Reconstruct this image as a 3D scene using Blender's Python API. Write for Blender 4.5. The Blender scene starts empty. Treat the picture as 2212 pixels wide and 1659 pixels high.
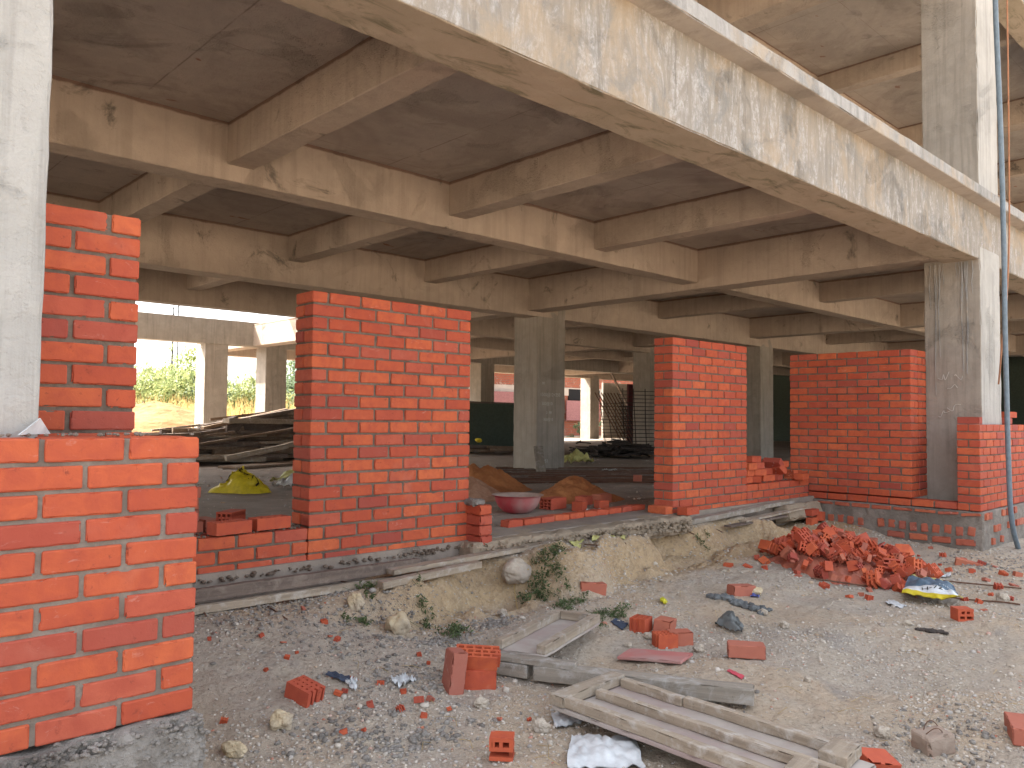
import bpy, math, random
import numpy as np
from mathutils import Vector, Matrix, Euler, noise as mn
rad = math.radians
C = bpy.context.scene.collection
SC = bpy.context.scene
random.seed(7)

# ---------------------------------------------------------------- camera
FPX, CX, CY = 1725.3, 1106.0, 829.5          # focal length and centre in units of a 2212 px wide frame
YAW, PITCH, ROLL = 0.811936, 0.0425656, 0.00985
def cam_axes():
    f0 = Vector((math.cos(YAW), math.sin(YAW), 0)); r0 = Vector((math.sin(YAW), -math.cos(YAW), 0)); up = Vector((0, 0, 1))
    f = f0*math.cos(PITCH) + up*math.sin(PITCH); u2 = -f0*math.sin(PITCH) + up*math.cos(PITCH)
    r = r0*math.cos(ROLL) + u2*math.sin(ROLL); u3 = -r0*math.sin(ROLL) + u2*math.cos(ROLL)
    return r, u3, f
RR, UU, FF = cam_axes()
cd = bpy.data.cameras.new('camera'); cam = bpy.data.objects.new('camera', cd); C.objects.link(cam)
cd.sensor_fit = 'HORIZONTAL'; cd.sensor_width = 36.0; cd.lens = FPX/2212*36.0
cd.clip_start = 0.05; cd.clip_end = 2000
cam.matrix_world = Matrix(((RR.x, UU.x, -FF.x, 0), (RR.y, UU.y, -FF.y, 0), (RR.z, UU.z, -FF.z, 0), (0, 0, 0, 1)))
SC.camera = cam

# ---------------------------------------------------------------- sky, sun, exposure
SUN_EL, SUN_AZ = rad(50), math.atan2(0.80, -0.42)      # azimuth measured from +x; the sun stands behind the building
world = bpy.data.worlds.new('World'); SC.world = world; world.use_nodes = True
wn = world.node_tree; bg = wn.nodes['Background']
sky = wn.nodes.new('ShaderNodeTexSky'); sky.sky_type = 'NISHITA'; sky.sun_disc = False
sky.sun_elevation = SUN_EL; sky.sun_rotation = math.pi/2 - SUN_AZ
sky.air_density = 1.0; sky.dust_density = 4.5; sky.ozone_density = 1.0
hz = wn.nodes.new('ShaderNodeHueSaturation'); hz.inputs['Saturation'].default_value = .38   # dusty pale sky
wn.links.new(sky.outputs[0], hz.inputs['Color']); wn.links.new(hz.outputs[0], bg.inputs[0]); bg.inputs[1].default_value = 0.15
sl = bpy.data.lights.new('sun', 'SUN'); sl.energy = 4.5; sl.angle = rad(0.5); sl.color = (1.0, 0.93, 0.82)
sun = bpy.data.objects.new('sun', sl); C.objects.link(sun)
sd = Vector((math.cos(SUN_AZ)*math.cos(SUN_EL), math.sin(SUN_AZ)*math.cos(SUN_EL), math.sin(SUN_EL)))
sun.rotation_euler = sd.to_track_quat('Z', 'Y').to_euler()
SC.view_settings.view_transform = 'Standard'; SC.view_settings.look = 'None'
SC.view_settings.exposure = 2.38; SC.view_settings.gamma = 1.0
SC.render.engine = 'CYCLES'
SC.cycles.max_bounces = 10; SC.cycles.diffuse_bounces = 7; SC.cycles.glossy_bounces = 3
SC.cycles.use_denoising = True

# ---------------------------------------------------------------- helpers
def ray(px, py):
    return RR*((px-CX)/FPX) - UU*((py-CY)/FPX) + FF
def on(px, py, ax, val):
    r = ray(px, py); return r*(val/r[ax])
def _hash(ix, iy, s):
    h = (ix*374761393 + iy*668265263 + s*974634777) & 0xffffffff
    h = ((h ^ (h >> 13))*1274126177) & 0xffffffff
    return ((h ^ (h >> 16)) & 0xffff)/65535.0
def vn(x, y, s=0):
    x = np.asarray(x, float); y = np.asarray(y, float)
    ix = np.floor(x).astype(np.int64); iy = np.floor(y).astype(np.int64)
    fx = x-ix; fy = y-iy; fx = fx*fx*(3-2*fx); fy = fy*fy*(3-2*fy)
    a = _hash(ix, iy, s); b = _hash(ix+1, iy, s); c = _hash(ix, iy+1, s); d = _hash(ix+1, iy+1, s)
    return (a*(1-fx)+b*fx)*(1-fy)+(c*(1-fx)+d*fx)*fy*1.0
def sst(a, b, x):
    t = np.clip((np.asarray(x, float)-a)/(b-a), 0, 1); return t*t*(3-2*t)
FLOOR = -0.92
def Gs(x, y):      # smooth ground height
    x = np.asarray(x, float); y = np.asarray(y, float)
    toe = 3.98 + 0.16*np.sin(x*2.1+0.6) + 0.12*np.sin(x*5.3) + 0.25*sst(4.6, 6.5, x)
    topy = toe + 0.26 + 0.06*np.sin(x*3.7)
    base = -1.40 + 0.12*sst(2.9, 4.1, y) + 0.05*sst(8.0, 11, x)*sst(2.0, 3.2, y)
    topz = -1.015 - 0.02*np.sin(x*2.4) - .09*(1-sst(2.7, 3.5, x))
    h = sst(0, 1, (y-toe)/(topy-toe))
    bank = base + (topz-base)*h
    slope = -1.37 + 0.245*sst(2.7, 4.40, y)
    l = 1-sst(2.15, 3.1, x)
    z = bank*(1-l) + slope*l
    rr = sst(7.3, 8.6, x)
    z = z*(1-rr) + (base + 0.06*sst(3.9, 4.5, y))*rr
    # mound under the rubble and small rise by the right-hand corner
    z = z + 0.05*np.exp(-((x-6.9)**2/0.9+(y-3.1)**2/0.35)) + 0.06*np.exp(-((x-8.9)**2/0.5+(y-2.55)**2/0.25))
    z = z + 0.03*np.exp(-((x-5.6)**2/0.6+(y-3.3)**2/0.08))
    return z
def G(x, y):
    x = np.asarray(x, float); y = np.asarray(y, float)
    z = Gs(x, y)
    f = sst(4.62, 4.5, y)
    bz = np.exp(-((y-4.15)/0.22)**2)*sst(2.2, 3.0, x)*(1-sst(7.6, 8.4, x))
    n = 0.06*(vn(x/0.9, y/0.6, 1)-.5)*sst(.3, 1.2, y) + 0.022*(vn(x/0.23, y/0.23, 2)-.5) + 0.013*(vn(x/0.08, y/0.08, 3)-.5) + 0.008*(vn(x/0.033, y/0.033, 4)-.5)
    n = n + bz*(0.14*(vn(x/0.34, y/0.16, 6)-.5) + 0.09*(vn(x/0.13, y/0.08, 7)-.5) + 0.045*(vn(x/0.05, y/0.035, 8)-.5))
    z = z + n
    back = sst(4.58, 4.75, y)
    z = z*(1-back) - 1.15*back
    far = sst(24.6, 25.4, y); z = z*(1-far) + (FLOOR-0.05+0.1*(vn(x/2, y/2, 5)-.5))*far
    return z
def gp(px, py, lift=0.0):      # point where the sight line meets the ground
    r = ray(px, py); t0 = 1.2
    prev = None
    for k in range(1500):
        t = t0*1.004**k if False else t0 + k*0.012
        p = r*t
        if p.z < float(Gs(p.x, p.y)) + lift: return Vector((p.x, p.y, float(G(p.x, p.y))))
    return r*10
def sety(loc): return Vector(loc)

class MB:
    def __init__(s): s.v = []; s.f = []; s.r = []; s.n = 0
    def add(s, V, F, r=None):
        V = np.asarray(V, float).reshape(-1, 3); s.v.append(V)
        for f in F: s.f.append([i+s.n for i in f])
        if r is None: r = random.random()
        s.r.extend([r]*len(F)) if not hasattr(r, '__len__') else s.r.extend(r)
        s.n += len(V); return s
    def box(s, a, b, r=None):
        x0, y0, z0 = a; x1, y1, z1 = b
        V = [(x0,y0,z0),(x1,y0,z0),(x1,y1,z0),(x0,y1,z0),(x0,y0,z1),(x1,y0,z1),(x1,y1,z1),(x0,y1,z1)]
        return s.add(V, [(0,3,2,1),(4,5,6,7),(0,1,5,4),(1,2,6,5),(2,3,7,6),(3,0,4,7)], r)
    def tube(s, P, rad_, n=8, r=None, cap=True):
        P = [Vector(p) for p in P]; m = len(P)
        R = rad_ if hasattr(rad_, '__len__') else [rad_]*m
        V = []; F = []
        up = Vector((0.13, 0.21, 1)).normalized()
        for i, p in enumerate(P):
            t = (P[min(i+1, m-1)]-P[max(i-1, 0)])
            t = t.normalized() if t.length > 1e-9 else Vector((0, 0, 1))
            a = t.cross(up)
            if a.length < 1e-3: a = t.cross(Vector((1, 0, 0)))
            a.normalize(); b = t.cross(a)
            for k in range(n):
                an = 2*math.pi*k/n; V.append(tuple(p + a*math.cos(an)*R[i] + b*math.sin(an)*R[i]))
        for i in range(m-1):
            for k in range(n):
                F.append((i*n+k, i*n+(k+1) % n, (i+1)*n+(k+1) % n, (i+1)*n+k))
        if cap: F.append(tuple(range(n))[::-1]); F.append(tuple((m-1)*n+k for k in range(n)))
        return s.add(V, F, r)
    def build(s, name, mat, parent=None, loc=None, smooth=False):
        V = np.concatenate(s.v) if s.v else np.zeros((0, 3))
        off = np.array(parent.location) if (parent is not None and parent.get('_w')) else (np.array(loc) if loc is not None else np.zeros(3))
        V = V-off
        me = bpy.data.meshes.new(name); me.from_pydata(V.tolist(), [], s.f); 
        at = me.attributes.new('rnd', 'FLOAT', 'FACE'); at.data.foreach_set('value', np.array(s.r, dtype=np.float32))
        if smooth: me.polygons.foreach_set('use_smooth', [True]*len(me.polygons))
        me.materials.append(mat); me.update()
        o = bpy.data.objects.new(name, me); C.objects.link(o)
        if loc is not None and parent is None: o.location = loc
        if parent is not None: o.parent = parent
        return o
def tag(o, label=None, cat=None, group=None, kind=None):
    if label: o['label'] = label
    if cat: o['category'] = cat
    if group: o['group'] = group
    if kind: o['kind'] = kind
    return o
def thing(name, label, cat, loc=(0,0,0), group=None, world_parts=True):
    o = bpy.data.objects.new(name, None); C.objects.link(o); o.location = loc; o.empty_display_size = .1
    if world_parts: o['_w'] = 1
    return tag(o, label, cat, group, 'thing' if ('wall' in name or 'ground' in name) else None)

_gb = {}
def gridbox(h, seg, r):       # rounded box template: half sizes h, segments seg, rounding r
    key = (tuple(round(a, 4) for a in h), tuple(seg), round(r, 4))
    if key in _gb: return _gb[key]
    ax = []
    for k in range(3):
        rr_ = min(r, h[k]*.45)
        ax.append(np.concatenate([[-h[k]], np.linspace(-h[k]+rr_, h[k]-rr_, max(2, seg[k])), [h[k]]]))
    N = [len(a) for a in ax]; idx = {}; V = []; F = []
    def vid(i, j, k):
        if (i, j, k) not in idx:
            idx[(i, j, k)] = len(V); V.append((ax[0][i], ax[1][j], ax[2][k]))
        return idx[(i, j, k)]
    for d in range(3):
        a, b = (d+1) % 3, (d+2) % 3
        for side in (0, N[d]-1):
            for i in range(N[a]-1):
                for j in range(N[b]-1):
                    q = []
                    for (ii, jj) in ((i, j), (i+1, j), (i+1, j+1), (i, j+1)):
                        t = [0, 0, 0]; t[d] = side; t[a] = ii; t[b] = jj; q.append(vid(*t))
                    F.append(tuple(q if side else q[::-1]))
    V = np.array(V); H = np.array(h); inn = H-np.minimum(r, H*.45)
    c = np.clip(V, -inn, inn); d = V-c; L = np.linalg.norm(d, axis=1, keepdims=True); L[L == 0] = 1
    cnt = (np.abs(V) >= H-1e-9).sum(1)
    V2 = c + d/L*np.minimum(r, H*.45).min()
    V2 = np.where(cnt[:, None] >= 1, V2, V)
    # flat faces keep their full extent
    one = cnt == 1
    V2[one] = V[one]
    _gb[key] = (V2, F, cnt); return _gb[key]
def rot(rx=0, ry=0, rz=0): return np.array(Euler((rx, ry, rz)).to_matrix())
def rbox(mb, c, h, seg=(4, 3, 2), r=.004, R=None, amp=.0015, chip=.004, rv=None, freq=18, seed=None):
    V, F, cnt = gridbox(h, seg, r)
    V = V.copy(); sd_ = random.random()*100 if seed is None else seed
    if amp or chip:
        N = np.array([mn.noise_vector(Vector(v*freq)+Vector((sd_, sd_*.7, 0))) for v in V])
        V = V + N*amp
        e = cnt >= 2
        if chip:
            k = np.maximum(0, np.array([mn.noise(Vector(v*freq*2.2)+Vector((0, sd_, sd_))) for v in V])-.05)
            V[e] *= (1 - (k[e]*chip/np.min(h))[:, None]*np.array([min(h)/a for a in h])[None, :]*2.0)
    if R is not None: V = V@np.asarray(R).T
    mb.add(V+np.array(c), F, rv)

# ---------------------------------------------------------------- materials
def mat(name):
    m = bpy.data.materials.new(name); m.use_nodes = True; return m, m.node_tree, m.node_tree.nodes['Principled BSDF']
class NT:
    def __init__(s, t): s.t = t
    def n(s, typ, **k):
        o = s.t.nodes.new(typ)
        for a, b in k.items(): setattr(o, a, b)
        return o
    def l(s, a, b): s.t.links.new(a, b)
    def coord(s, world=True, scale=(1, 1, 1), rotz=0):
        if world: src = s.n('ShaderNodeNewGeometry').outputs['Position']
        else: src = s.n('ShaderNodeTexCoord').outputs['Object']
        m = s.n('ShaderNodeMapping'); m.inputs['Scale'].default_value = scale; m.inputs['Rotation'].default_value = (0, 0, rotz)
        s.l(src, m.inputs['Vector']); return m.outputs[0]
    def noise(s, vec, scale, detail=4, rough=.55, dist=0):
        o = s.n('ShaderNodeTexNoise'); o.inputs['Scale'].default_value = scale; o.inputs['Detail'].default_value = detail
        o.inputs['Roughness'].default_value = rough; o.inputs['Distortion'].default_value = dist
        s.l(vec, o.inputs['Vector']); return o.outputs['Fac']
    def ramp(s, fac, stops, interp='LINEAR'):
        o = s.n('ShaderNodeValToRGB'); o.color_ramp.interpolation = interp
        cr = o.color_ramp
        while len(cr.elements) < len(stops): cr.elements.new(.5)
        for e, (p, c) in zip(cr.elements, stops):
            e.position = p; e.color = (c, c, c, 1) if not hasattr(c, '__len__') else (*c, 1)
        s.l(fac, o.inputs[0]); return o.outputs[0]
    def mix(s, fac, a, b, typ='MIX'):
        o = s.n('ShaderNodeMix'); o.data_type = 'RGBA'; o.blend_type = typ
        for i, x in ((0, fac), (6, a), (7, b)):
            if hasattr(x, 'is_linked') or hasattr(x, 'node'): s.l(x, o.inputs[i])
            elif i == 0: o.inputs[0].default_value = x
            else: o.inputs[i].default_value = (*x, 1)
        return o.outputs[2]
    def math(s, op, a, b=None):
        o = s.n('ShaderNodeMath'); o.operation = op
        for i, x in ((0, a), (1, b)):
            if x is None: continue
            if hasattr(x, 'node'): s.l(x, o.inputs[i])
            else: o.inputs[i].default_value = x
        return o.outputs[0]
    def bump(s, h, strength, dist, prev=None):
        o = s.n('ShaderNodeBump'); o.inputs['Strength'].default_value = strength; o.inputs['Distance'].default_value = dist
        s.l(h, o.inputs['Height'])
        if prev is not None: s.l(prev, o.inputs['Normal'])
        return o.outputs[0]
    def attr(s, nm='rnd'):
        o = s.n('ShaderNodeAttribute'); o.attribute_name = nm; return o.outputs['Fac']

def concrete(name, c1, c2, c3, stain=.5, streak=.5, white=0.0, moss=0.0, stain_c=(.05, .05, .045), seam=False, joints=False):
    m, t, b = mat(name); N = NT(t); P = N.coord()
    big = N.noise(P, .9, 5, .6, .4); mid = N.noise(P, 5, 6, .65, .3); fine = N.noise(P, 60, 3, .6)
    col = N.mix(N.ramp(big, [(.35, 0), (.65, 1)]), c1, c2)
    col = N.mix(N.math('MULTIPLY', N.ramp(mid, [(.42, 0), (.72, 1)]), .6), col, c3)
    S = N.coord(scale=(9, 9, .45)); st = N.noise(S, 1.6, 5, .65, .15)
    col = N.mix(N.math('MULTIPLY', N.ramp(st, [(.48, 0), (.66, 1)]), streak), col, tuple(x*.55 for x in c1))
    if white:
        S2 = N.coord(scale=(9, 9, 2.4)); w = N.noise(S2, 1.3, 8, .78, .9)
        W2 = N.noise(P, 28, 5, .7, .8)
        wf = N.math('MULTIPLY', N.ramp(w, [(.47, 0), (.6, 1)]), N.ramp(W2, [(.38, .15), (.58, 1)]))
        col = N.mix(N.math('MULTIPLY', wf, white), col, (.47, .455, .44))
        gy = N.noise(N.coord(scale=(1.6, 1.6, 1.1)), 1.1, 5, .65, .8)
        col = N.mix(N.math('MULTIPLY', N.ramp(gy, [(.5, 0), (.62, 1)]), .6), col, (.40, .31, .21))
        g2 = N.noise(P, 2.4, 6, .7, .9); col = N.mix(N.math('MULTIPLY', N.ramp(g2, [(.54, 0), (.66, 1)]), .6), col, (.20, .205, .20))
    if stain:
        sp = N.noise(P, 1.7, 6, .7, 1.1)
        col = N.mix(N.math('MULTIPLY', N.ramp(sp, [(.60, 0), (.70, 1)]), stain), col, stain_c)
    if moss:
        # algae grows on faces looking down and out, in brushed streaks
        ms = N.noise(N.coord(scale=(1.1, 3.5, 1), rotz=.25), 2.2, 6, .7, .9)
        col = N.mix(N.math('MULTIPLY', N.ramp(ms, [(.52, 0), (.66, 1)]), moss), col, (.115, .115, .065))
    if seam:
        sx = N.n('ShaderNodeSeparateXYZ'); N.l(N.n('ShaderNodeNewGeometry').outputs['Position'], sx.inputs[0])
        zf = N.math('FRACT', N.math('DIVIDE', N.math('SUBTRACT', sx.outputs[2], 2.455), 3.70)); wob = N.math('MULTIPLY', mid, .012)
        line = N.ramp(N.math('ADD', zf, wob), [(.9965, 0), (.9995, 1)]); col = N.mix(N.math('MULTIPLY', line, .8), col, (.13, .055, .035))
    if joints:
        sx = N.n('ShaderNodeSeparateXYZ'); N.l(N.n('ShaderNodeNewGeometry').outputs['Position'], sx.inputs[0])
        for (ax_, per, off_) in ((1, 1.22, .35), (0, 2.32, .6)):
            fr_ = N.math('FRACT', N.math('ADD', N.math('DIVIDE', sx.outputs[ax_], per), N.math('ADD', off_, N.math('MULTIPLY', mid, .006))))
            ln = N.ramp(fr_, [(0, 0), (.496, 0), (.4995, 1), (.503, 0)])
            col = N.mix(N.math('MULTIPLY', N.math('MULTIPLY', ln, N.ramp(N.noise(P, 2.2, 4, .7), [(.40, 0), (.55, 1)])), .85), col, (.14, .10, .075))
        rs = N.noise(N.coord(scale=(1.2, 2.6, 1)), 2.3, 3, .5, .3); col = N.mix(N.math('MULTIPLY', N.ramp(rs, [(.715, 0), (.74, 1)]), .8), col, (.26, .085, .035))
        dd = N.noise(P, .55, 5, .7, 1.0); col = N.mix(N.math('MULTIPLY', N.ramp(dd, [(.47, 0), (.58, 1)]), .4), col, (.24, .19, .155))
    sm = N.noise(P, 150, 2, .5)
    col = N.mix(N.math('MULTIPLY', sm, .25), col, tuple(x*.6 for x in c1))
    N.l(col, b.inputs['Base Color']); b.inputs['Roughness'].default_value = .9; b.inputs['Specular IOR Level'].default_value = .2
    n1 = N.bump(mid, .5, .02); 
    pit = N.ramp(N.noise(P, 22, 5, .7, .5), [(.3, 0), (.45, 1)])
    hm_ = N.ramp(N.noise(P, 1.3, 4, .6, .8), [(.54, 0), (.60, 1)]); hc = N.math('MULTIPLY', hm_, N.math('SUBTRACT', N.noise(P, 32, 6, .75, .6), .5))
    n1 = N.bump(hc, .9, .03, n1)
    n2 = N.bump(pit, .35, .01, n1); n3 = N.bump(fine, .55, .006, n2)
    N.l(n3, b.inputs['Normal']); return m
M = {}
M['beam_in'] = concrete('concrete_interior', (.47, .375, .295), (.40, .325, .26), (.54, .44, .35), stain=.75, streak=.30, seam=True)
M['slab_in'] = concrete('concrete_soffit', (.45, .385, .33), (.50, .43, .365), (.38, .33, .29), stain=.45, streak=.1, stain_c=(.10, .085, .07), joints=True)
M['beam_out'] = concrete('concrete_weathered', (.29, .265, .23), (.335, .29, .235), (.24, .23, .215), stain=.45, streak=.45, white=1.0, stain_c=(.12, .115, .10))
M['beam_soffit'] = M['beam_in']
M['ledge'] = concrete('concrete_ledge', (.34, .33, .31), (.40, .39, .37), (.26, .255, .24), stain=.35, streak=.6, white=.5)
M['under'] = concrete('concrete_underside', (.42, .33, .25), (.36, .30, .22), (.47, .385, .30), stain=.35, streak=.0, moss=.75, stain_c=(.12, .11, .075))
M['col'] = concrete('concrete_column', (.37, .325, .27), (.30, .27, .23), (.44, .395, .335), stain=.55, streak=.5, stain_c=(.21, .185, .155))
M['col_out'] = concrete('concrete_column_pale', (.45, .435, .40), (.37, .36, .335), (.52, .505, .475), stain=.35, streak=.6, stain_c=(.30, .29, .27))
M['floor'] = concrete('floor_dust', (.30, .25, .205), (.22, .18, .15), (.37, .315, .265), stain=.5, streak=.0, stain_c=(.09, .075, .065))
M['sill'] = concrete('sill_concrete', (.33, .26, .185), (.27, .22, .165), (.39, .32, .24), stain=.4, streak=.2, stain_c=(.17, .15, .12))

def brickmat(name, world=True, dusty=.35, dark=0.0):
    m, t, b = mat(name); N = NT(t); P = N.coord(world)
    a = N.attr()
    if not world:
        oi = N.n('ShaderNodeObjectInfo'); a = N.math('FRACT', N.math('ADD', a, oi.outputs['Random']))
    base = N.ramp(a, [(0, (.50, .105, .042)), (.2, (.42, .078, .035)), (.4, (.54, .122, .047)), (.58, (.42, .078, .038)), (.70, (.46, .105, .058)), (.83, (.31, .064, .046)), (.89, (.49, .092, .038)), (1, (.57, .140, .052))])
    n1 = N.noise(P, 14, 5, .6, .5); n2 = N.noise(P, 45, 4, .6); n3 = N.noise(P, 3.2, 4, .6, .6)
    col = N.mix(N.math('MULTIPLY', N.ramp(n1, [(.38, 0), (.66, 1)]), .55), base, (.34, .060, .036))
    col = N.mix(N.math('MULTIPLY', N.ramp(n3, [(.60, 0), (.80, 1)]), dusty), col, (.56, .26, .18))
    w = N.noise(N.coord(world, (1, 1, 2)), 11, 6, .7, 1.2)
    col = N.mix(N.math('MULTIPLY', N.ramp(w, [(.62, 0), (.74, 1)]), dusty*1.2), col, (.60, .42, .36))
    dk = N.noise(P, 26, 6, .75, .4)
    col = N.mix(N.math('MULTIPLY', N.ramp(dk, [(.60, 0), (.70, 1)]), .7), col, (.15, .035, .025))
    if dark: col = N.mix(dark, col, (.36, .17, .12))
    N.l(col, b.inputs['Base Color']); b.inputs['Roughness'].default_value = .78; b.inputs['Specular IOR Level'].default_value = .3
    N.l(N.bump(n2, .35, .003, N.bump(N.noise(P, 160, 2, .5), .25, .0015, N.bump(n1, .4, .005))), b.inputs['Normal']); return m
M['brick'] = brickmat('fired_brick', dusty=.25)
M['brick_loose'] = brickmat('fired_brick_loose', False, .55)
M['brick_dusty'] = brickmat('fired_brick_dusty', False, .9, .5)
M['brick_old'] = brickmat('fired_brick_plinth', True, .7, .30)
def rough(name, c1, c2, c3=None, scale=20, world=True, bump=.6, dist=.01, rr_=.95, detail=6):
    m, t, b = mat(name); N = NT(t); P = N.coord(world)
    a = N.noise(P, scale, detail, .65, .4); c = N.noise(P, scale*.15, 4, .6)
    col = N.mix(N.ramp(a, [(.35, 0), (.65, 1)]), c1, c2)
    if c3: col = N.mix(N.math('MULTIPLY', N.ramp(c, [(.45, 0), (.62, 1)]), .8), col, c3)
    N.l(col, b.inputs['Base Color']); b.inputs['Roughness'].default_value = rr_; b.inputs['Specular IOR Level'].default_value = .2
    N.l(N.bump(a, bump, dist, N.bump(N.noise(P, scale*5, 4, .6), bump*.7, dist*.3)), b.inputs['Normal']); return m
M['mortar'] = rough('mortar', (.15, .112, .085), (.205, .16, .125), (.11, .083, .065), 30)
M['mortar_near'] = rough('mortar_pale', (.205, .165, .135), (.27, .225, .185), (.16, .13, .105), 30)
M['mortar_grey'] = rough('mortar_rubble', (.26, .235, .205), (.36, .33, .295), (.18, .16, .14), 34, bump=1, dist=.02)
M['stone'] = rough('stone', (.38, .32, .25), (.50, .44, .36), (.28, .24, .20), 14, False, dist=.02)
M['stone_yellow'] = rough('stone_ochre', (.46, .36, .22), (.56, .47, .32), (.36, .30, .24), 12, False, dist=.02)
M['sand'] = rough('sand_red', (.38, .15, .055), (.44, .19, .075), (.30, .115, .045), 35, bump=.9)
M['sand_pale'] = rough('sand_brown', (.36, .20, .125), (.43, .26, .17), (.30, .16, .10), 35, bump=.9)
M['earth'] = rough('earth_orange', (.30, .155, .065), (.22, .105, .045), (.34, .19, .09), 3, dist=.06)
M['block'] = rough('worn_block', (.27, .20, .155), (.34, .27, .215), (.30, .14, .09), 16, dist=.015)
M['plinth'] = rough('smeared_mortar', (.19, .165, .14), (.29, .255, .22), (.14, .12, .10), 11, bump=1, dist=.02)
M['lump'] = rough('cement_lump', (.12, .13, .13), (.20, .21, .21), (.075, .075, .075), 25, False)
M['char'] = rough('burnt_scrap', (.035, .03, .028), (.08, .065, .055), None, 25, False)

def dirt():
    m, t, b = mat('dirt'); N = NT(t); P = N.coord()
    big = N.noise(P, .75, 5, .6, .6); mid = N.noise(P, 3.5, 6, .65, .5); fine = N.noise(P, 38, 5, .7, .3); vf = N.noise(P, 130, 3, .7)
    col = N.mix(N.ramp(big, [(.44, 0), (.56, 1)]), (.49, .385, .28), (.44, .375, .305))
    col = N.mix(N.math('MULTIPLY', N.ramp(mid, [(.45, 0), (.65, 1)]), .7), col, (.47, .40, .31))
    col = N.mix(N.math('MULTIPLY', N.ramp(N.noise(P, 1.4, 5, .7, .8), [(.56, 0), (.68, 1)]), .7), col, (.30, .275, .25))
    # clay shows in the cut face of the bank
    ge = N.n('ShaderNodeNewGeometry'); sx = N.n('ShaderNodeSeparateXYZ'); N.l(ge.outputs['Position'], sx.inputs[0])
    def rng(o, a, b_, c, d):
        r = N.n('ShaderNodeMapRange'); r.interpolation_type = 'SMOOTHSTEP'
        for i, v in zip((1, 2, 3, 4), (a, b_, c, d)): r.inputs[i].default_value = v
        N.l(o, r.inputs[0]); return r.outputs[0]
    wob = N.math('ADD', sx.outputs[1], N.math('MULTIPLY', mid, .35))
    k = N.math('MULTIPLY', rng(wob, 3.95, 4.2, 0, 1), rng(sx.outputs[0], 2.4, 3.4, 0, 1))
    k = N.math('MULTIPLY', k, rng(sx.outputs[2], -1.40, -1.28, .35, 1))
    clay = N.mix(N.ramp(N.noise(P, 9, 6, .7, .5), [(.35, 0), (.65, 1)]), (.52, .37, .205), (.38, .265, .15))
    col = N.mix(N.math('MULTIPLY', k, .85), col, clay)
    k2 = N.math('MULTIPLY', rng(sx.outputs[2], -1.06, -1.02, 0, 1), rng(sx.outputs[1], 4.15, 4.35, 0, 1))
    col = N.mix(N.math('MULTIPLY', k2, .75), col, (.33, .285, .235))
    # brick dust
    col = N.mix(N.math('MULTIPLY', N.ramp(N.noise(P, 2.3, 4, .6, .4), [(.63, 0), (.74, 1)]), .25), col, (.42, .24, .16))
    col = N.mix(N.math('MULTIPLY', N.math('MULTIPLY', N.ramp(fine, [(.52, 0), (.64, 1)]), N.ramp(mid, [(.38, .15), (.62, 1)])), .5), col, (.60, .52, .42))
    col = N.mix(N.math('MULTIPLY', N.ramp(fine, [(.34, 1), (.46, 0)]), .5), col, (.17, .135, .105))  # crevices of the grain darkened: shade put into the colour
    col = N.mix(N.math('MULTIPLY', N.ramp(vf, [(.58, 0), (.68, 1)]), .3), col, (.58, .50, .41))
    N.l(col, b.inputs['Base Color']); b.inputs['Roughness'].default_value = .97; b.inputs['Specular IOR Level'].default_value = .1
    N.l(N.bump(vf, .9, .006, N.bump(fine, 1.0, .022, N.bump(mid, .4, .04))), b.inputs['Normal']); return m
M['dirt'] = dirt()
def pebble():
    m, t, b = mat('pebbles'); N = NT(t)
    col = N.ramp(N.attr(), [(0, (.38, .33, .27)), (.2, (.50, .44, .36)), (.4, (.42, .385, .35)), (.6, (.60, .53, .44)), (.75, (.30, .28, .26)), (.88, (.48, .34, .22)), (.95, (.58, .52, .45)), (1, (.45, .14, .07))])
    n = N.noise(N.coord(), 120, 3, .6); col = N.mix(N.math('MULTIPLY', n, .4), col, (.25, .22, .18))
    N.l(col, b.inputs['Base Color']); b.inputs['Roughness'].default_value = .9; return m
M['pebble'] = pebble()
def wood(name, c1, c2, c3, axis=0, world=False, sc=1):
    m, t, b = mat(name); N = NT(t)
    s_ = [22*sc, 22*sc, 22*sc]; s_[axis] = 1.2*sc
    P = N.coord(world, tuple(s_)); g = N.noise(P, 1.5, 6, .65, .3); sp = N.noise(N.coord(world), 12, 5, .7, .5)
    col = N.mix(N.ramp(g, [(.35, 0), (.62, 1)]), c1, c2)
    col = N.mix(N.math('MULTIPLY', N.ramp(sp, [(.5, 0), (.68, 1)]), .65), col, c3)
    col = N.mix(N.math('MULTIPLY', N.ramp(N.noise(N.coord(world), 60, 3, .6), [(.62, 0), (.7, 1)]), .5), col, tuple(x*.4 for x in c1))
    a = N.attr(); col = N.mix(N.math('MULTIPLY', a, .3), col, tuple(x*.55 for x in c1))
    N.l(col, b.inputs['Base Color']); b.inputs['Roughness'].default_value = .88; b.inputs['Specular IOR Level'].default_value = .2
    N.l(N.bump(g, .9, .006, N.bump(sp, .5, .006)), b.inputs['Normal']); return m
M['wood'] = wood('weathered_wood', (.42, .345, .26), (.27, .215, .16), (.54, .50, .45))
M['wood_grey'] = wood('grey_wood', (.34, .295, .24), (.24, .21, .17), (.50, .48, .45))
M['wood_brown'] = wood('brown_wood', (.24, .165, .11), (.17, .12, .085), (.33, .27, .21))
M['wood_dark'] = wood('old_timber', (.20, .155, .125), (.13, .10, .085), (.30, .245, .20))
M['ply_red'] = rough('red_plywood', (.44, .15, .13), (.40, .18, .16), (.40, .28, .25), 9, False, .2)
M['ply_grey'] = rough('dusty_plywood', (.37, .32, .28), (.43, .385, .34), (.33, .245, .225), 9, False, .25)
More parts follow.
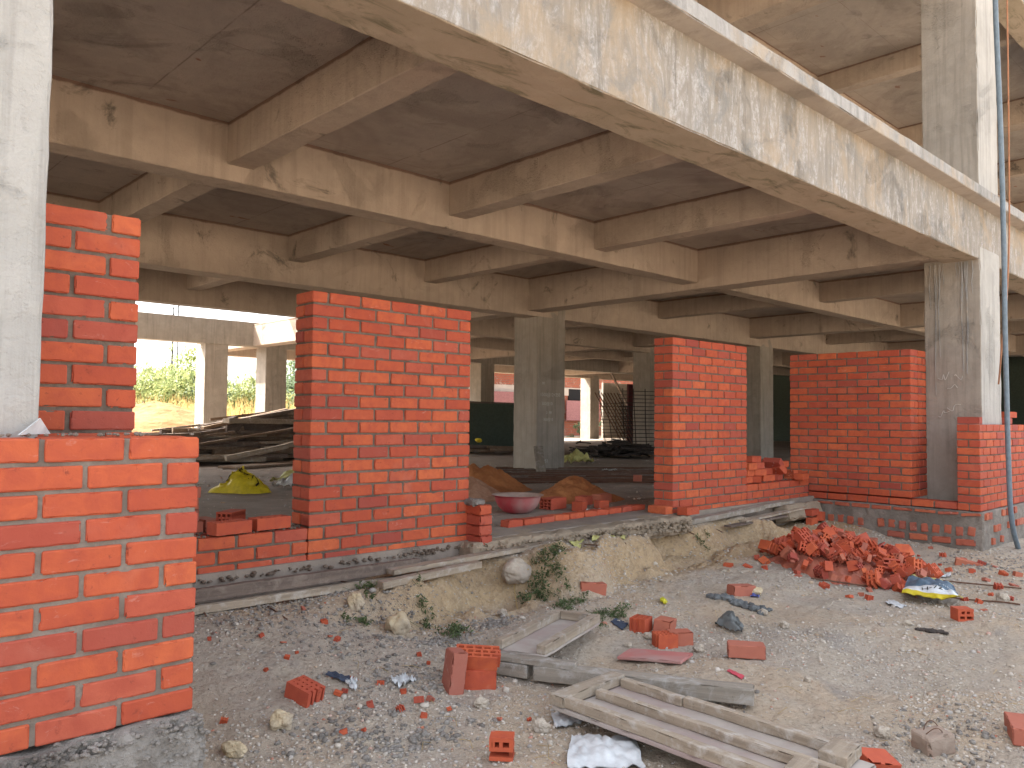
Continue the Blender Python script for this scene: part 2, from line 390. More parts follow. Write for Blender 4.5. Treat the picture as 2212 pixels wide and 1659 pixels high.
def simple(name, c, r=.6, met=0, spec=.3, sub=None):
    m, t, b = mat(name); N = NT(t); n = N.noise(N.coord(False), 18, 4, .6)
    col = N.mix(N.ramp(n, [(.35, 0), (.7, 1)]), c, tuple(x*.72 for x in c)); N.l(col, b.inputs['Base Color'])
    b.inputs['Roughness'].default_value = r; b.inputs['Metallic'].default_value = met; b.inputs['Specular IOR Level'].default_value = spec
    N.l(N.bump(n, .15, .01), b.inputs['Normal']); return m
M['rust'] = simple('rusty_steel', (.16, .085, .055), .8, .2)
M['steel_dark'] = simple('dark_steel', (.045, .04, .04), .7, .3)
M['hose'] = simple('blue_grey_hose', (.17, .22, .26), .45)
M['rope'] = simple('brown_rope', (.42, .20, .11), .9)
M['bag_yellow'] = simple('yellow_sack', (.60, .47, .02), .55)
M['bag_pale'] = simple('pale_yellow_plastic', (.66, .64, .25), .55)
M['bag_navy'] = simple('navy_print', (.10, .155, .21), .6)
M['white_pl'] = simple('white_plastic', (.66, .68, .68), .5)
M['grey_pl'] = simple('grey_plastic', (.16, .17, .165), .5)
M['ink'] = simple('black_ink', (.04, .035, .02), .7)
M['ink_white'] = simple('white_print', (.7, .72, .75), .7)
M['chalk'] = simple('chalk', (.60, .57, .52), .95)
M['tin'] = simple('green_sheet', (.075, .10, .078), .75)
M['maroon'] = simple('maroon_board', (.085, .018, .022), .7)
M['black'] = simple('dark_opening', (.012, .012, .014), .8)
M['pink'] = simple('pink_board', (.40, .19, .20), .7)
M['bowl_out'] = rough('bowl_enamel_outside', (.42, .04, .055), (.36, .08, .085), (.38, .26, .24), 9, False, .1, rr_=.5)
M['bowl_in'] = rough('bowl_enamel_inside', (.40, .29, .24), (.30, .22, .18), (.24, .17, .14), 14, False, .1, rr_=.6)
M['packet'] = simple('red_packet', (.62, .10, .13), .4)
M['packet_blue'] = simple('blue_packet', (.10, .12, .34), .4)
M['yellow'] = simple('yellow_wad', (.72, .68, .05), .6)
M['tar'] = simple('dark_film', (.06, .075, .11), .6)
def leafmat(name, c1, c2):
    m, t, b = mat(name); N = NT(t); col = N.ramp(N.attr(), [(0, c1), (1, c2)]); N.l(col, b.inputs['Base Color'])
    b.inputs['Roughness'].default_value = .6; b.inputs['Specular IOR Level'].default_value = .2
    tr = N.n('ShaderNodeBsdfTranslucent'); N.l(col, tr.inputs[0]); mx = N.n('ShaderNodeMixShader'); mx.inputs[0].default_value = .35
    N.l(b.outputs[0], mx.inputs[1]); N.l(tr.outputs[0], mx.inputs[2]); N.l(mx.outputs[0], t.nodes['Material Output'].inputs[0]); return m
M['leaf'] = leafmat('foliage', (.17, .22, .09), (.36, .38, .16))
M['leaf_bank'] = leafmat('weed_leaves', (.07, .11, .045), (.16, .20, .09))
M['leaf_dark'] = leafmat('foliage_dark', (.10, .15, .09), (.20, .25, .13))
M['straw'] = leafmat('dry_grass', (.42, .30, .12), (.60, .44, .20))
M['bark'] = simple('bark', (.16, .12, .09), .9)
def far_brick():
    m, t, b = mat('old_brick_wall'); N = NT(t); P = N.coord()
    mp = N.n('ShaderNodeMapping'); mp.inputs['Rotation'].default_value = (math.pi/2, 0, 0); N.l(P, mp.inputs[0])
    br = N.n('ShaderNodeTexBrick'); br.inputs['Scale'].default_value = 1; br.inputs['Brick Width'].default_value = .24; br.inputs['Row Height'].default_value = .09
    br.inputs['Mortar Size'].default_value = .012; br.inputs['Color1'].default_value = (.40, .10, .05, 1); br.inputs['Color2'].default_value = (.30, .085, .05, 1); br.inputs['Mortar'].default_value = (.20, .15, .12, 1)
    N.l(mp.outputs[0], br.inputs[0]); n = N.noise(P, 4, 5, .7, .8)
    col = N.mix(N.math('MULTIPLY', N.ramp(n, [(.56, 0), (.66, 1)]), .8), br.outputs[0], (.42, .33, .27)); N.l(col, b.inputs['Base Color'])
    b.inputs['Roughness'].default_value = .95; N.l(N.bump(br.outputs[1], -.6, .02), b.inputs['Normal']); return m
M['far_brick'] = far_brick()
M['plaster'] = rough('plaster_pale', (.50, .45, .40), (.58, .53, .48), None, 3)

# ---------------------------------------------------------------- ground
def axis(parts):
    out = []
    for a, b, s in parts: out.append(np.arange(a, b-1e-9, s))
    return np.concatenate(out+[[parts[-1][1]]])
xs = axis([(-80, -10, 7), (-10, -1, 1), (-1, .6, .08), (.6, 5.2, .0125), (5.2, 8, .02), (8, 12.5, .035), (12.5, 20, .25), (20, 40, 1), (40, 180, 10)])
ys = axis([(-80, -10, 7), (-10, 0, .5), (0, .7, .05), (.7, 3.2, .0135), (3.2, 4.72, .0125), (4.72, 6, .2), (6, 24, 1), (24, 34, .5), (34, 200, 12)])
X, Y = np.meshgrid(xs, ys); Z = G(X, Y)
nx, ny = len(xs), len(ys)
me = bpy.data.meshes.new('ground')
co = np.stack([X.ravel(), Y.ravel(), Z.ravel()], 1).astype(np.float32)
ii, jj = np.meshgrid(np.arange(nx-1), np.arange(ny-1)); a = (jj*nx+ii).ravel()
q = np.stack([a, a+1, a+nx+1, a+nx], 1).astype(np.int32)
me.vertices.add(len(co)); me.vertices.foreach_set('co', co.ravel())
me.loops.add(q.size); me.loops.foreach_set('vertex_index', q.ravel())
me.polygons.add(len(q)); me.polygons.foreach_set('loop_start', np.arange(0, q.size, 4, dtype=np.int32))
me.polygons.foreach_set('use_smooth', np.ones(len(q), dtype=bool))
me.update(calc_edges=True); me.validate(); me.materials.append(M['dirt'])
go = bpy.data.objects.new('ground', me); C.objects.link(go); tag(go, kind='structure', label='bare trampled dirt with a cut clay bank before the floor')

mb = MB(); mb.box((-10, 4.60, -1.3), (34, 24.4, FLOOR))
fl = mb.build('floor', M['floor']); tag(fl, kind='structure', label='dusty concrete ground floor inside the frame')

# ---------------------------------------------------------------- concrete frame
frame = thing('concrete_building', 'unfinished two-storey concrete frame building with open bays', 'building', (10, 2.9, FLOOR))
def beam(name, x0, x1, y0, y1, z0, z1, m, seglen=.12, amp=.004, chip=.01):
    mb = MB(); h = ((x1-x0)/2, (y1-y0)/2, (z1-z0)/2)
    seg = [max(2, min(260, int(2*a/seglen))) for a in h]
    rbox(mb, ((x0+x1)/2, (y0+y1)/2, (z0+z1)/2), h, seg, .008, None, amp, chip, freq=7)
    return mb.build(name, m, frame)
def faced(name, x0, x1, y0, y1, z0, z1, mats, seglen=.1, amp=.004):
    # one mesh, one material slot per way a face looks (outside face, underside, rest)
    o = beam(name, x0, x1, y0, y1, z0, z1, mats[0], seglen, amp)
    me = o.data; me.materials.append(mats[1]); me.materials.append(mats[2])
    for p in me.polygons:
        n = p.normal
        p.material_index = 0 if n.y < -.7 else (1 if n.z < -.7 else 2)
    return o
for dz, top in ((0, False), (3.70, True)):
    s = 'upper ' if top else ''
    o = faced('edge_beam', -10, 34, 2.88, 3.26, 1.85+dz, 2.47+dz, (M['beam_out'], M['under'], M['beam_in']), .08, .005)
    # slab with its narrow projecting ledge
    faced('slab', -10, 34, 2.72, 13.9, 2.455+dz, 2.57+dz, (M['ledge'], M['slab_in'], M['ledge']), .09 if not top else .2, .003)
    mb = MB(); mb.box((-10, 13.9, 2.455+dz), (10.06, 17.4, 2.57+dz)); mb.build('slab', M['slab_in'], frame)  # unseen slab run, added to keep the timber pile in shade
    mb = MB(); mb.box((10.06, 13.9, 2.455+dz), (34, 24.5, 2.57+dz)); mb.build('slab', M['slab_in'], frame)
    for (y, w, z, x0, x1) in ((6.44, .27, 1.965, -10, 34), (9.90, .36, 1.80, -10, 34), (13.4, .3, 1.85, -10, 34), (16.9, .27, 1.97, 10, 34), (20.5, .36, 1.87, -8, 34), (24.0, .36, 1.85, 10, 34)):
        beam('beam', x0, x1, y, y+w, z+dz, (2.52 if y == 20.5 else 2.47)+dz, M['col'] if y == 20.5 else M['beam_in'], .12, .005)  # far beam's darker concrete stands in for its backlit darkness
    for (x, w, z, y1) in ((2.80, .235, 2.10, 13.4), (5.18, .235, 2.10, 13.4), (7.49, .235, 2.10, 13.4), (9.76, .40, 1.88, 24), (13.55, .235, 2.10, 24), (17.2, .40, 1.97, 24), (21.2, .235, 2.10, 24), (25.4, .4, 1.90, 24), (-.30, .40, 1.88, 13.4), (-2.6, .235, 2.1, 13.4), (-5, .235, 2.1, 13.4)):
        beam('cross_beam', x, x+w, 3.24, y1+.02, z+dz, 2.465+dz, M['beam_in'], .12, .005)
cols = [(-.06, 2.872, 1), (10.0, 2.872, 1), (17.7, 2.872, 1), (25.9, 2.872, 1), (-.06, 9.9, 0), (10.0, 9.9, 0), (17.7, 9.9, 0), (25.9, 9.9, 0), (17.98, 13.4, 0), (10.15, 20.52, 0), (8.46, 20.52, 0), (18.0, 20.52, 0), (27.7, 24.0, 0), (-6, 2.872, 1), (-6, 13.4, 0)]
for (x, y, outc) in cols:
    w = .72 if x in (-.06, 10.0) else .62; d = .60
    zb0 = -1.5 if y < 3 else FLOOR-.12
    mb = MB(); rbox(mb, (x+w/2, y+d/2, (zb0+2.0)/2), (w/2, d/2, (2.0-zb0)/2), (8, 7, 40), .012, None, .006, .012, freq=6)
    o = mb.build('column', M['col_out'] if x < .5 and y < 3 else M['col'], frame)
    if y < 3:
        me = o.data; me.materials.append(M['col_out'])
        for p in me.polygons:
            if p.normal.y < -.7: p.material_index = 1
    if y < 14:
        mb = MB(); rbox(mb, (x+w/2, y+d/2, 4.1), (w/2, d/2, 1.6), (8, 7, 34), .012, None, .006, .012, freq=6)
        o = mb.build('column', M['col'], frame)
        if y < 3:
            me = o.data; me.materials.append(M['col_out'])
            for p in me.polygons:
                if p.normal.y < -.7: p.material_index = 1
# dribbles of cement run down the corner column
mb = MB()
for k in range(15):
    yy = 2.95+random.random()*.46; z1 = 1.84; z0 = z1-random.choice((.25, .5, .7, 1.0, 1.3, 1.6))*random.uniform(.7, 1)
    P = [(9.992+.001*math.sin(q_*1.3), yy+.006*math.sin(q_*.8+k)+random.uniform(-.002, .002), z1+(z0-z1)*q_/9) for q_ in range(10)]
    mb.tube(P, [.007-.0004*q_ for q_ in range(10)], 5)
mb.build('cement_dribbles', M['ledge'], frame)

# ---------------------------------------------------------------- brick walls
BL, BW, BH, PT, CT = .2265, .1085, .0722, .2415, .0850
def wall_bricks(mb, org, L, axis_, rows, row0=0, first='full_end', T=2, det=1, skip=None, jit=.0025):
    # courses of stretchers along +axis from org, the last brick of every other course turned as a header
    seg = {0: (2, 2, 2), 1: (6, 3, 3), 2: (12, 6, 5)}[det]; r = .006
    gap = PT-BL; nh = max(1, round((L+gap)*2/PT)); pt = (L+gap)*2/nh; bl = pt-gap; hd = pt/2-gap
    for k in rows:
        z = org[2]+k*CT+BH/2+.005
        half = (k+row0) % 2
        items = []; x = L
        if half: items.append((x-hd, x, 'head')); x -= pt/2
        while x > .05:
            a = max(0, x-bl)
            if x-a > .04: items.append((a, x, 's'))
            x -= pt
        for (a, b, t) in items:
            if skip and skip(a, b, k): continue
            spans = [(0, BL)] if (t == 'head' and T == 2) else ([(0, BW), (BL-BW, BL)] if T == 2 else [(0, BW)])
            if t == 's' and b-a < .13 and T == 2: spans = [(0, BL)]
            for (c, d) in spans:
                u, w = (a+b)/2, (c+d)/2; hu, hw = (b-a)/2-.0005, (d-c)/2
                j = [random.uniform(-jit, jit) for _ in range(3)]
                if axis_ == 'x': cen = (org[0]+u+j[0]*.4, org[1]+w+j[1], z+j[2]*.6); h = (hu, hw, BH/2)
                else: cen = (org[0]+w+j[1], org[1]+u+j[0]*.4, z+j[2]*.6); h = (hw, hu, BH/2)
                h = tuple(round(q_, 3) for q_ in h)
                sg = seg if axis_ == 'x' else (seg[1], seg[0], seg[2])
                R = rot(random.gauss(0, .006), random.gauss(0, .006), random.gauss(0, .006))
                rbox(mb, cen, h, sg, r, R, .0012 if det else 0, .006 if det else 0, freq=22)
def core(mb, a, b, inset=.0085):
    h = [(b[i]-a[i])/2-inset for i in range(3)]; h[2] += inset-.006
    seg = [max(3, min(60, int(2*q_/.05))) for q_ in h]
    rbox(mb, [(a[i]+b[i])/2 for i in range(3)], h, seg, .004, None, .004, 0, freq=25)
def crumbs(mb, fn, n, s0=.006, s1=.02):   # bits of dried mortar
    for _ in range(n):
        p = fn(); r = random.uniform(s0, s1); rock(mb, p, r, 0)
_ico = {}
def ico(sub):
    if sub not in _ico:
        import bmesh
        bm = bmesh.new(); bmesh.ops.create_icosphere(bm, subdivisions=sub, radius=1)
        _ico[sub] = (np.array([v.co[:] for v in bm.verts]), [tuple(v.index for v in f.verts) for f in bm.faces]); bm.free()
    return _ico[sub]
def rock(mb, p, r, sub=1, sq=(1, 1, .7), amp=.35, f=1.6, rv=None):
    V, F = ico(sub+1); s_ = random.random()*50
    R = rot(random.random()*6, random.random()*6, random.random()*6) if sub < 2 else rot(0, 0, random.random()*6)
    k = np.array([1+amp*mn.noise(Vector(v*f)+Vector((s_, 0, s_)))+ (amp*.4*mn.noise(Vector(v*f*3)+Vector((0, s_, 0))) if sub > 0 else 0) for v in V])
    W = (V*k[:, None])@R.T*np.array(sq)*r + np.array(p)
    mb.add(W, F, rv)

def wall(name, label, parts, group=None, cores=True, extra=None):
    loc = parts[0]['org']
    t = thing(name, label, 'brick wall', loc, group)
    mb = MB(); mc = MB()
    for p in parts:
        wall_bricks(mb, p['org'], p['L'], p['ax'], p['rows'], p.get('row0', 0), det=p.get('det', 1), T=p.get('T', 2))
        T = BL if p.get('T', 2) == 2 else BW
        x, y, z = p['org']; z0 = z+min(p['rows'])*CT; z1 = z+(max(p['rows'])+1)*CT
        if p['ax'] == 'x': core(mc, (x, y, z0), (x+p['L'], y+T, z1-.006))
        else: core(mc, (x, y, z0), (x+T, y+p['L'], z1-.006))
    if extra: extra(mc)
    mb.build('bricks', M['brick'], t, smooth=False); mc.build('mortar', M['mortar_near' if loc[1] < 3 and loc[0] < 1 else 'mortar'], t)
    return t
# plinth edge along the entrance
mb = MB(); rbox(mb, (5.25, 4.60, -1.01), (1.42, .16, .085), (110, 14, 8), .03, None, .016, .03, freq=10)
crumbs(mb, lambda: (random.uniform(3.9, 6.6), 4.46+random.gauss(0, .05), -.93+random.gauss(0, .006)-.03), 500, .004, .02)
crumbs(mb, lambda: (random.uniform(3.9, 6.6), 4.43+random.gauss(0, .012), random.uniform(-1.06, -.97)), 260, .008, .03)
mb.build('sill', M['sill'], frame)
R_ = range
def near_top(mc):
    crumbs(mc, lambda: (random.uniform(-.6, 1.1), random.uniform(2.745, 2.96), -.067), 120, .003, .010)
wall('brick_wall', 'waist-high brick wall in the foreground at lower left, eleven courses high', [dict(org=(-1.30, 2.737, -1.003), L=2.418, ax='x', rows=R_(11), det=2)], extra=near_top)
wall('brick_wall', 'tall brick pier right behind the leftmost concrete column', [dict(org=(.61, 3.30, -.915), L=.481, ax='x', rows=R_(20), row0=0, det=2), dict(org=(.861, 3.55, -.915), L=1.03, ax='y', rows=R_(20), row0=1, det=0)])
wall('brick_wall', 'wide brick wall panel left of the entrance gap with a low run of three courses', [dict(org=(2.60, 4.62, -.965), L=1.345, ax='x', rows=R_(21), det=1), dict(org=(.70, 4.62, -.965), L=1.895, ax='x', rows=R_(3), det=1)],
     extra=lambda mc: (crumbs(mc, lambda: (random.uniform(1.1, 2.6), random.uniform(4.63, 4.83), -.712), 220, .004, .013), crumbs(mc, lambda: (random.uniform(1.1, 3.9), 4.60+random.gauss(0, .01), -.962+random.gauss(0, .008)), 200, .006, .02)))
wall('brick_wall', 'narrow brick wall panel right of the entrance gap stepping down to four courses', [dict(org=(6.58, 4.63, -.96), L=1.40, ax='x', rows=R_(21), det=1), dict(org=(7.985, 4.63, -.96), L=1.44, ax='x', rows=R_(3), det=1)],
     extra=lambda mc: crumbs(mc, lambda: (random.uniform(8.0, 9.4), random.uniform(4.64, 4.84), -.705), 100, .004, .012))
wall('brick_wall', 'brick cross wall standing against the left side of the corner column', [dict(org=(9.52, 3.46, -.862), L=1.46, ax='y', rows=R_(20), row0=0, det=1), dict(org=(9.762, 3.46, -.862), L=.235, ax='x', rows=R_(20), row0=1, det=1)])
wall('brick_wall', 'low brick wall in front of the corner column running out of the right edge', [dict(org=(9.48, 2.75, -.948), L=5.0, ax='x', rows=R_(11), row0=0, det=1), dict(org=(9.50, 2.985, -.948), L=1.93, ax='y', rows=[0], row0=0, det=1)])
def brick_obj(name, label, cat, loc, R, h=(BL/2, BW/2, BH/2), m='brick_loose', group=None, rv=None, det=(8, 5, 4), chip=.014):
    mb = MB(); rbox(mb, (0, 0, 0), h, det, .005, None, .002, chip, rv, freq=20)
    o = mb.build(name, M[m]); o.location = loc; o.rotation_euler = R; return tag(o, label, cat, group)

# footing under the near wall
t = thing('wall_footing', 'rough grey mortar footing under the foreground brick wall', 'footing', (0, 2.7, -1.4))
mb = MB(); rbox(mb, (-.08, 2.83, -1.178), (1.23, .145, .170), (150, 20, 24), .03, None, .017, .03, freq=11)
crumbs(mb, lambda: (random.uniform(-.6, 1.14), 2.70+random.gauss(0, .014), -1.03+random.gauss(0, .014)), 700, .003, .012)
crumbs(mb, lambda: (random.uniform(.2, 1.15), 2.685+random.gauss(0, .006), random.uniform(-1.15, -1.03)), 250, .005, .014)
mb.build('mortar_bed', M['mortar_grey'], t)
mb = MB()
for k, x in enumerate((1.04, .80, .56)): rbox(mb, (x, 2.80, -1.40), (.113, .12, .038), (8, 5, 4), .006, None, .003, .02, freq=20)
mb.build('bricks', M['brick'], t)

# plinth of the right-hand walls
t = thing('brick_plinth', 'mortar-smeared brick plinth under the corner walls', 'plinth', (9.47, 2.72, -1.45))
mb = MB()
rbox(mb, (9.60, 3.86, -1.195), (.125, 1.13, .245), (8, 70, 16), .01, None, .007, .01, freq=8)
rbox(mb, (12.2, 2.83, -1.195), (2.72, .105, .245), (120, 6, 16), .01, None, .007, .01, freq=8)
mb.build('mortar', M['plinth'], t)
mb = MB()
y = 2.74
while y < 4.9:      # uneven flat course, header course and stretcher course
    w = random.uniform(.19, .235)
    if y < 4.5: rbox(mb, (9.545, y+w/2, -.985), (.085, w/2-.008, random.uniform(.014, .022)), (4, 8, 2), .006, rot(random.gauss(0, .03), 0, 0), .003, .02, freq=20)
    y += w+.012
y = 2.80
while y < 4.8:
    if random.random() < .85: rbox(mb, (9.548+random.uniform(-.006, .006), y+.04, -1.165+random.uniform(-.008, .008)), (.085, .036, .047), (4, 4, 4), .008, rot(random.gauss(0, .06), 0, 0), .004, .02, freq=20)
    y += .118
for k in range(8):
    y = 2.80+k*.24
    if random.random() < .85 or k < 3: rbox(mb, (9.546, y+.10, -1.285+.004*k), (.085, .095, .034), (4, 6, 3), .008, rot(random.gauss(0, .02), 0, 0), .004, .02, freq=20)
for k in range(40):
    x = 9.56+k*.10*random.uniform(.9, 1.1); z = random.choice((-1.0, -1.15, -1.28, -1.15))
    rbox(mb, (x, 2.79, z), (.05, .085, .036), (3, 3, 3), .006, rot(0, random.gauss(0, .05), 0), .004, .02, freq=20)
mb.build('bricks', M['brick_old'], t)

# sloped cement apron below the low wall, right of the entrance
mb = MB(); rbox(mb, (8.9, 4.50, -1.06), (.42, .1, .09), (20, 5, 6), .03, rot(-.3, 0, 0), .02, .02, freq=7)
o = mb.build('mortar_apron', M['sill']); tag(o, 'spilled pale cement apron under the low wall beside the rubble', 'mortar')
print('part1 ok', len(bpy.data.objects))
#PART2
# ---------------------------------------------------------------- loose bricks
def hollow(mb, L=BL, W=BW, H=BH, nb=3, nc=5, w=.013, r0=0., r1=0., skip=0., rv=None, M3=None, c=(0, 0, 0), bands=None):
    # perforated brick: full-length webs with staggered cross webs between them; ragged ends when broken
    rv = random.random() if rv is None else rv
    B = []
    hb = (W-w*(nb+1))/nb; bands = bands or (0, nb)
    for k in range(bands[0], bands[1]+1):
        a = -L/2+random.uniform(0, r0); b = L/2-random.uniform(0, r1); y = -W/2+k*(hb+w)
        B.append(((a, y, -H/2), (b, y+w, H/2)))
        if k < bands[1]:
            y2 = y+w; n = nc+(k % 2); st = L/n
            xs_ = [-L/2] + [-L/2+st*(q_+(.0 if k % 2 == 0 else -.5))-w/2 for q_ in range(1, n+1)] + [L/2-w]
            for x in xs_:
                if x < -L/2+r0*.6 or x+w > L/2-r1*.6+1e-6:
                    if r0 or r1:
                        if x < -L/2+r0*.6 and r0 > 0: continue
                        if x+w > L/2-r1*.6 and r1 > 0: continue
                if random.random() < skip: continue
                x = min(x, L/2-w); B.append(((x, y2, -H/2+.0004), (x+w*.9, y2+hb, H/2-.0004)))
    for a, b in B:
        x0, y0, z0 = a; x1, y1, z1 = b
        V = np.array([(x0,y0,z0),(x1,y0,z0),(x1,y1,z0),(x0,y1,z0),(x0,y0,z1),(x1,y0,z1),(x1,y1,z1),(x0,y1,z1)])
        if r1:
            e = V[:, 0] > L/2-r1-.005; V[e, 0] += np.array([random.uniform(-.006, .006) for _ in range(e.sum())])
        if M3 is not None: V = V@M3.T
        mb.add(V+np.array(c), [(0,3,2,1),(4,5,6,7),(0,1,5,4),(1,2,6,5),(2,3,7,6),(3,0,4,7)], rv)
def hollow_obj(label, loc, R, m='brick_loose', group=None, name='brick', cat='brick', **k):
    mb = MB(); hollow(mb, **k); o = mb.build(name, M[m]); o.location = loc; o.rotation_euler = R; return tag(o, label, cat, group)
def yaw(p, q): return math.atan2(q[1]-p[1], q[0]-p[0])
def between(p, q, z, w, h):      # centre of a box whose near bottom edge runs p-q
    p = Vector(p).to_2d(); q = Vector(q).to_2d(); d = (q-p).normalized(); n = Vector((-d.y, d.x))
    if n.dot((p+q)/2) < 0: n = -n
    c = (p+q)/2+n*w/2; return Vector((c.x, c.y, z+h/2)), (q-p).length, math.atan2(d.y, d.x)

# on the low wall and in the left bay
for k, (a, b, z) in enumerate((((1.99, 4.60), (2.225, 4.63), -.708), ((2.26, 4.64), (2.50, 4.66), -.706))):
    c, L, yw = between((*a, 0), (*b, 0), z, BW, BH)
    hollow_obj(['perforated orange brick lying loose on the low wall, end facing the foreground wall', 'loose orange brick on the low wall touching the wide panel'][k], c, (0, 0, yw), W=BW*1.0, L=.235)
g = 'dark red bricks stacked behind the foreground wall'
zz = FLOOR+BH/2+.002
zs = [FLOOR + .33 - .0, ]
for lv in range(9):
    n = 3 if lv < 3 else (2 if lv < 6 else 1)
    for k in range(n):
        x = 2.02+k*.125+random.uniform(-.01, .01)-.012*lv; y = 5.35+random.uniform(-.02, .02)
        brick_obj('brick', 'dull red brick in the stepped stack behind the foreground wall', 'brick', (x, y, FLOOR+BH/2+lv*(BH+.003)+.0), (random.gauss(0, .01), 0, math.pi/2+random.gauss(0, .06)), m='brick_dusty', group=g)
hollow_obj('perforated brick with square holes facing out, right end of the dark brick stack', (2.37, 5.25, FLOOR+.22), (math.pi/2, 0, -.9), L=.11, W=.11, H=.2, nc=3)
brick_obj('brick', 'brick under the perforated brick at the end of the stack', 'brick', (2.37, 5.26, FLOOR+.125), (0, 0, .3), m='brick_dusty')
brick_obj('brick', 'lowest brick at the foot of the dark brick stack', 'brick', (2.40, 5.27, FLOOR+.04), (0, 0, .5), m='brick_dusty')
brick_obj('brick', 'flat brick lying behind the two loose bricks on the low wall', 'brick', (2.72, 5.5, FLOOR+.04), (0, 0, .3), m='brick_dusty')

# short toothed stack at the panel's right end
t = thing('brick_stub', 'short stub of four mortared orange bricks at the right end of the wide wall panel', 'brick stub', (3.97, 4.5, FLOOR))
for k in range(4):
    mb = MB(); rbox(mb, (3.985+random.uniform(-.006, .006), 4.57, -.915+k*.076), (.062, .10, .036), (6, 6, 5), .008, rot(0, 0, random.gauss(.05, .04)), .004, .03, freq=20)
    mb.build('brick', M['brick'], t)
mb = MB(); rbox(mb, (3.96, 4.60, -.635), (.06, .09, .022), (12, 12, 4), .015, None, .012, .02, freq=30); crumbs(mb, lambda: (random.uniform(3.91, 4.02), random.uniform(4.5, 4.7), -.62), 30, .008, .016)
mb.build('mortar', M['mortar_grey'], t)
hollow_obj('orange perforated brick lying under the corner of the narrow wall panel', (6.66, 4.50, -.885), (0, 0, .05), m='brick')
brick_obj('brick', 'brick set under the left corner of the narrow wall panel', 'brick', (6.50, 4.72, -.885), (0, 0, 1.5), m='brick_loose')

# bricks piled on the low right wall
g = 'bricks piled on the low right wall'
zt = -.703
def pb(x, y, lv, R, rv=None, lab='orange brick in the loose pile on the low wall', hol=False, L=BL, dz=0):
    loc = (x, y, zt+BH/2+lv*(BH+.002)+dz)
    if hol: return hollow_obj(lab, loc, R, 'brick_loose', g, L=L, rv=rv)
    o = brick_obj('brick', lab, 'brick', loc, R, m='brick_loose', group=g, rv=rv, h=(L/2, BW/2, BH/2)); return o
for (x, y, lv, a, L) in ((8.10, 4.74, 0, .06, BL), (8.34, 4.72, 0, .5, BL), (8.58, 4.74, 0, -.1, BL), (8.83, 4.74, 0, .3, BL), (8.16, 4.74, 1, .2, BL), (8.38, 4.72, 1, -.5, .15), (8.60, 4.76, 1, .1, BL)):
    pb(x, y, lv, (0, 0, a), L=L)
pb(8.17, 4.72, 2, (0, 0, .12), lab='orange brick at the left end of the pile, third layer, beside the pier', hol=True)
pb(8.42, 4.76, 2, (0, 0, -.2), L=.14, lab='half brick on the middle of the wall-top pile')
pb(8.34, 4.77, 3, (0, 0, .05), lab='topmost brick of the pile on the low wall')
pb(8.72, 4.72, 2, (.78, 0, 1.5), lab='brick standing on edge like a diamond in the wall-top pile', dz=.02)
pb(8.76, 4.70, 1, (.8, .2, 1.3), lab='tilted brick under the diamond-standing one', dz=.01)
pb(8.93, 4.74, 1, (0, 0, .25)); pb(8.95, 4.74, 2, (0, 0, .1), lab='brick on the right shoulder of the wall-top pile')
pb(9.15, 4.72, 0, (math.pi/2, 0, 1.3), hol=True, L=.15, lab='broken perforated brick at the right of the wall-top pile', dz=.02)
pb(9.18, 4.60, 0, (0, 0, .15), lab='brick overhanging the front face at the right end of the low wall')
# corner pier top and far right
brick_obj('brick', 'single orange half brick on the top corner of the corner pier', 'brick', (9.545, 2.865, -.013+BH/2), (0, 0, 0), (.052, BW, BH/2), m='brick')
brick_obj('brick', 'pale brick on top of the corner wall at the right edge', 'brick', (10.83, 2.865, -.013+BH/2), (0, 0, .1), m='brick')
brick_obj('brick', 'upper brick of the two at the right edge of the corner wall', 'brick', (10.95, 2.865, -.013+BH*1.5+.002), (0, 0, -.1), m='brick')

# bricks under the end of the low wall above the rubble
for k, (x, y, z, a, lab) in enumerate(((8.95, 4.36, -1.17, .15, 'upright brick propped under the end of the low wall, lower'), (8.97, 4.38, -1.06, .1, 'brick wedged right below the low wall end, above another'), (9.17, 4.36, -1.12, .3, 'brick leaning beside the propped bricks under the low wall'))):
    brick_obj('brick', lab, 'brick', (x, y, z), (math.pi/2 if k != 1 else 0, 0 if k != 2 else .1, a), (BL/2*.9, BH/2, BW/2) if False else (BL/2, BW/2, BH/2), m='brick_loose')

mb = MB(); P = [Vector((.70, 2.93, -.066)), Vector((.585, 2.80, -.066)), Vector((.655, 2.86, -.015)), Vector((.66, 2.86, .0))]
mb.add([P[0], P[1], P[2], P[0]+Vector((.004, -.006, 0)), P[1]+Vector((.004, -.006, 0)), P[2]+Vector((.003, -.003, 0))], [(0, 1, 2), (5, 4, 3), (0, 3, 4, 1), (1, 4, 5, 2), (2, 5, 3, 0)])
o = mb.build('plastic_scrap', M['white_pl']); tag(o, 'small triangle of white plastic on the foreground wall at the column foot', 'plastic')
# ---------------------------------------------------------------- bricks on the dirt
def on_dirt(px, py): return gp(px, py)
p = on_dirt(1050, 1500)
c = p+Vector((.01, .07, .0))
brick_obj('brick', 'half brick under the perforated brick near the grey planks', 'brick', (c.x, c.y, p.z+.045), (0, 0, -.62), (.085, .055, .05), rv=.1)
hollow_obj('bright perforated brick balanced on a half brick beside the grey planks', (c.x-.005, c.y, p.z+.145), (.30, .04, -.78), rv=.02, r1=.02)
p = on_dirt(985, 1505)
brick_obj('brick', 'worn pinkish brick standing on end beside the perforated brick', 'brick', (p.x+.03, p.y+.05, p.z+.095), (.1, math.pi/2+.12, -.2), (BL/2*.93, .055, .04), m='brick_dusty', rv=.75, chip=.05)
p = on_dirt(668, 1527)
hollow_obj('short perforated brick with small holes sitting in grey rubble, left of the standing brick', (p.x+.02, p.y+.07, p.z+.045), (.02, .22, -1.28), rv=.04, L=.15, r1=.01, w=.018)
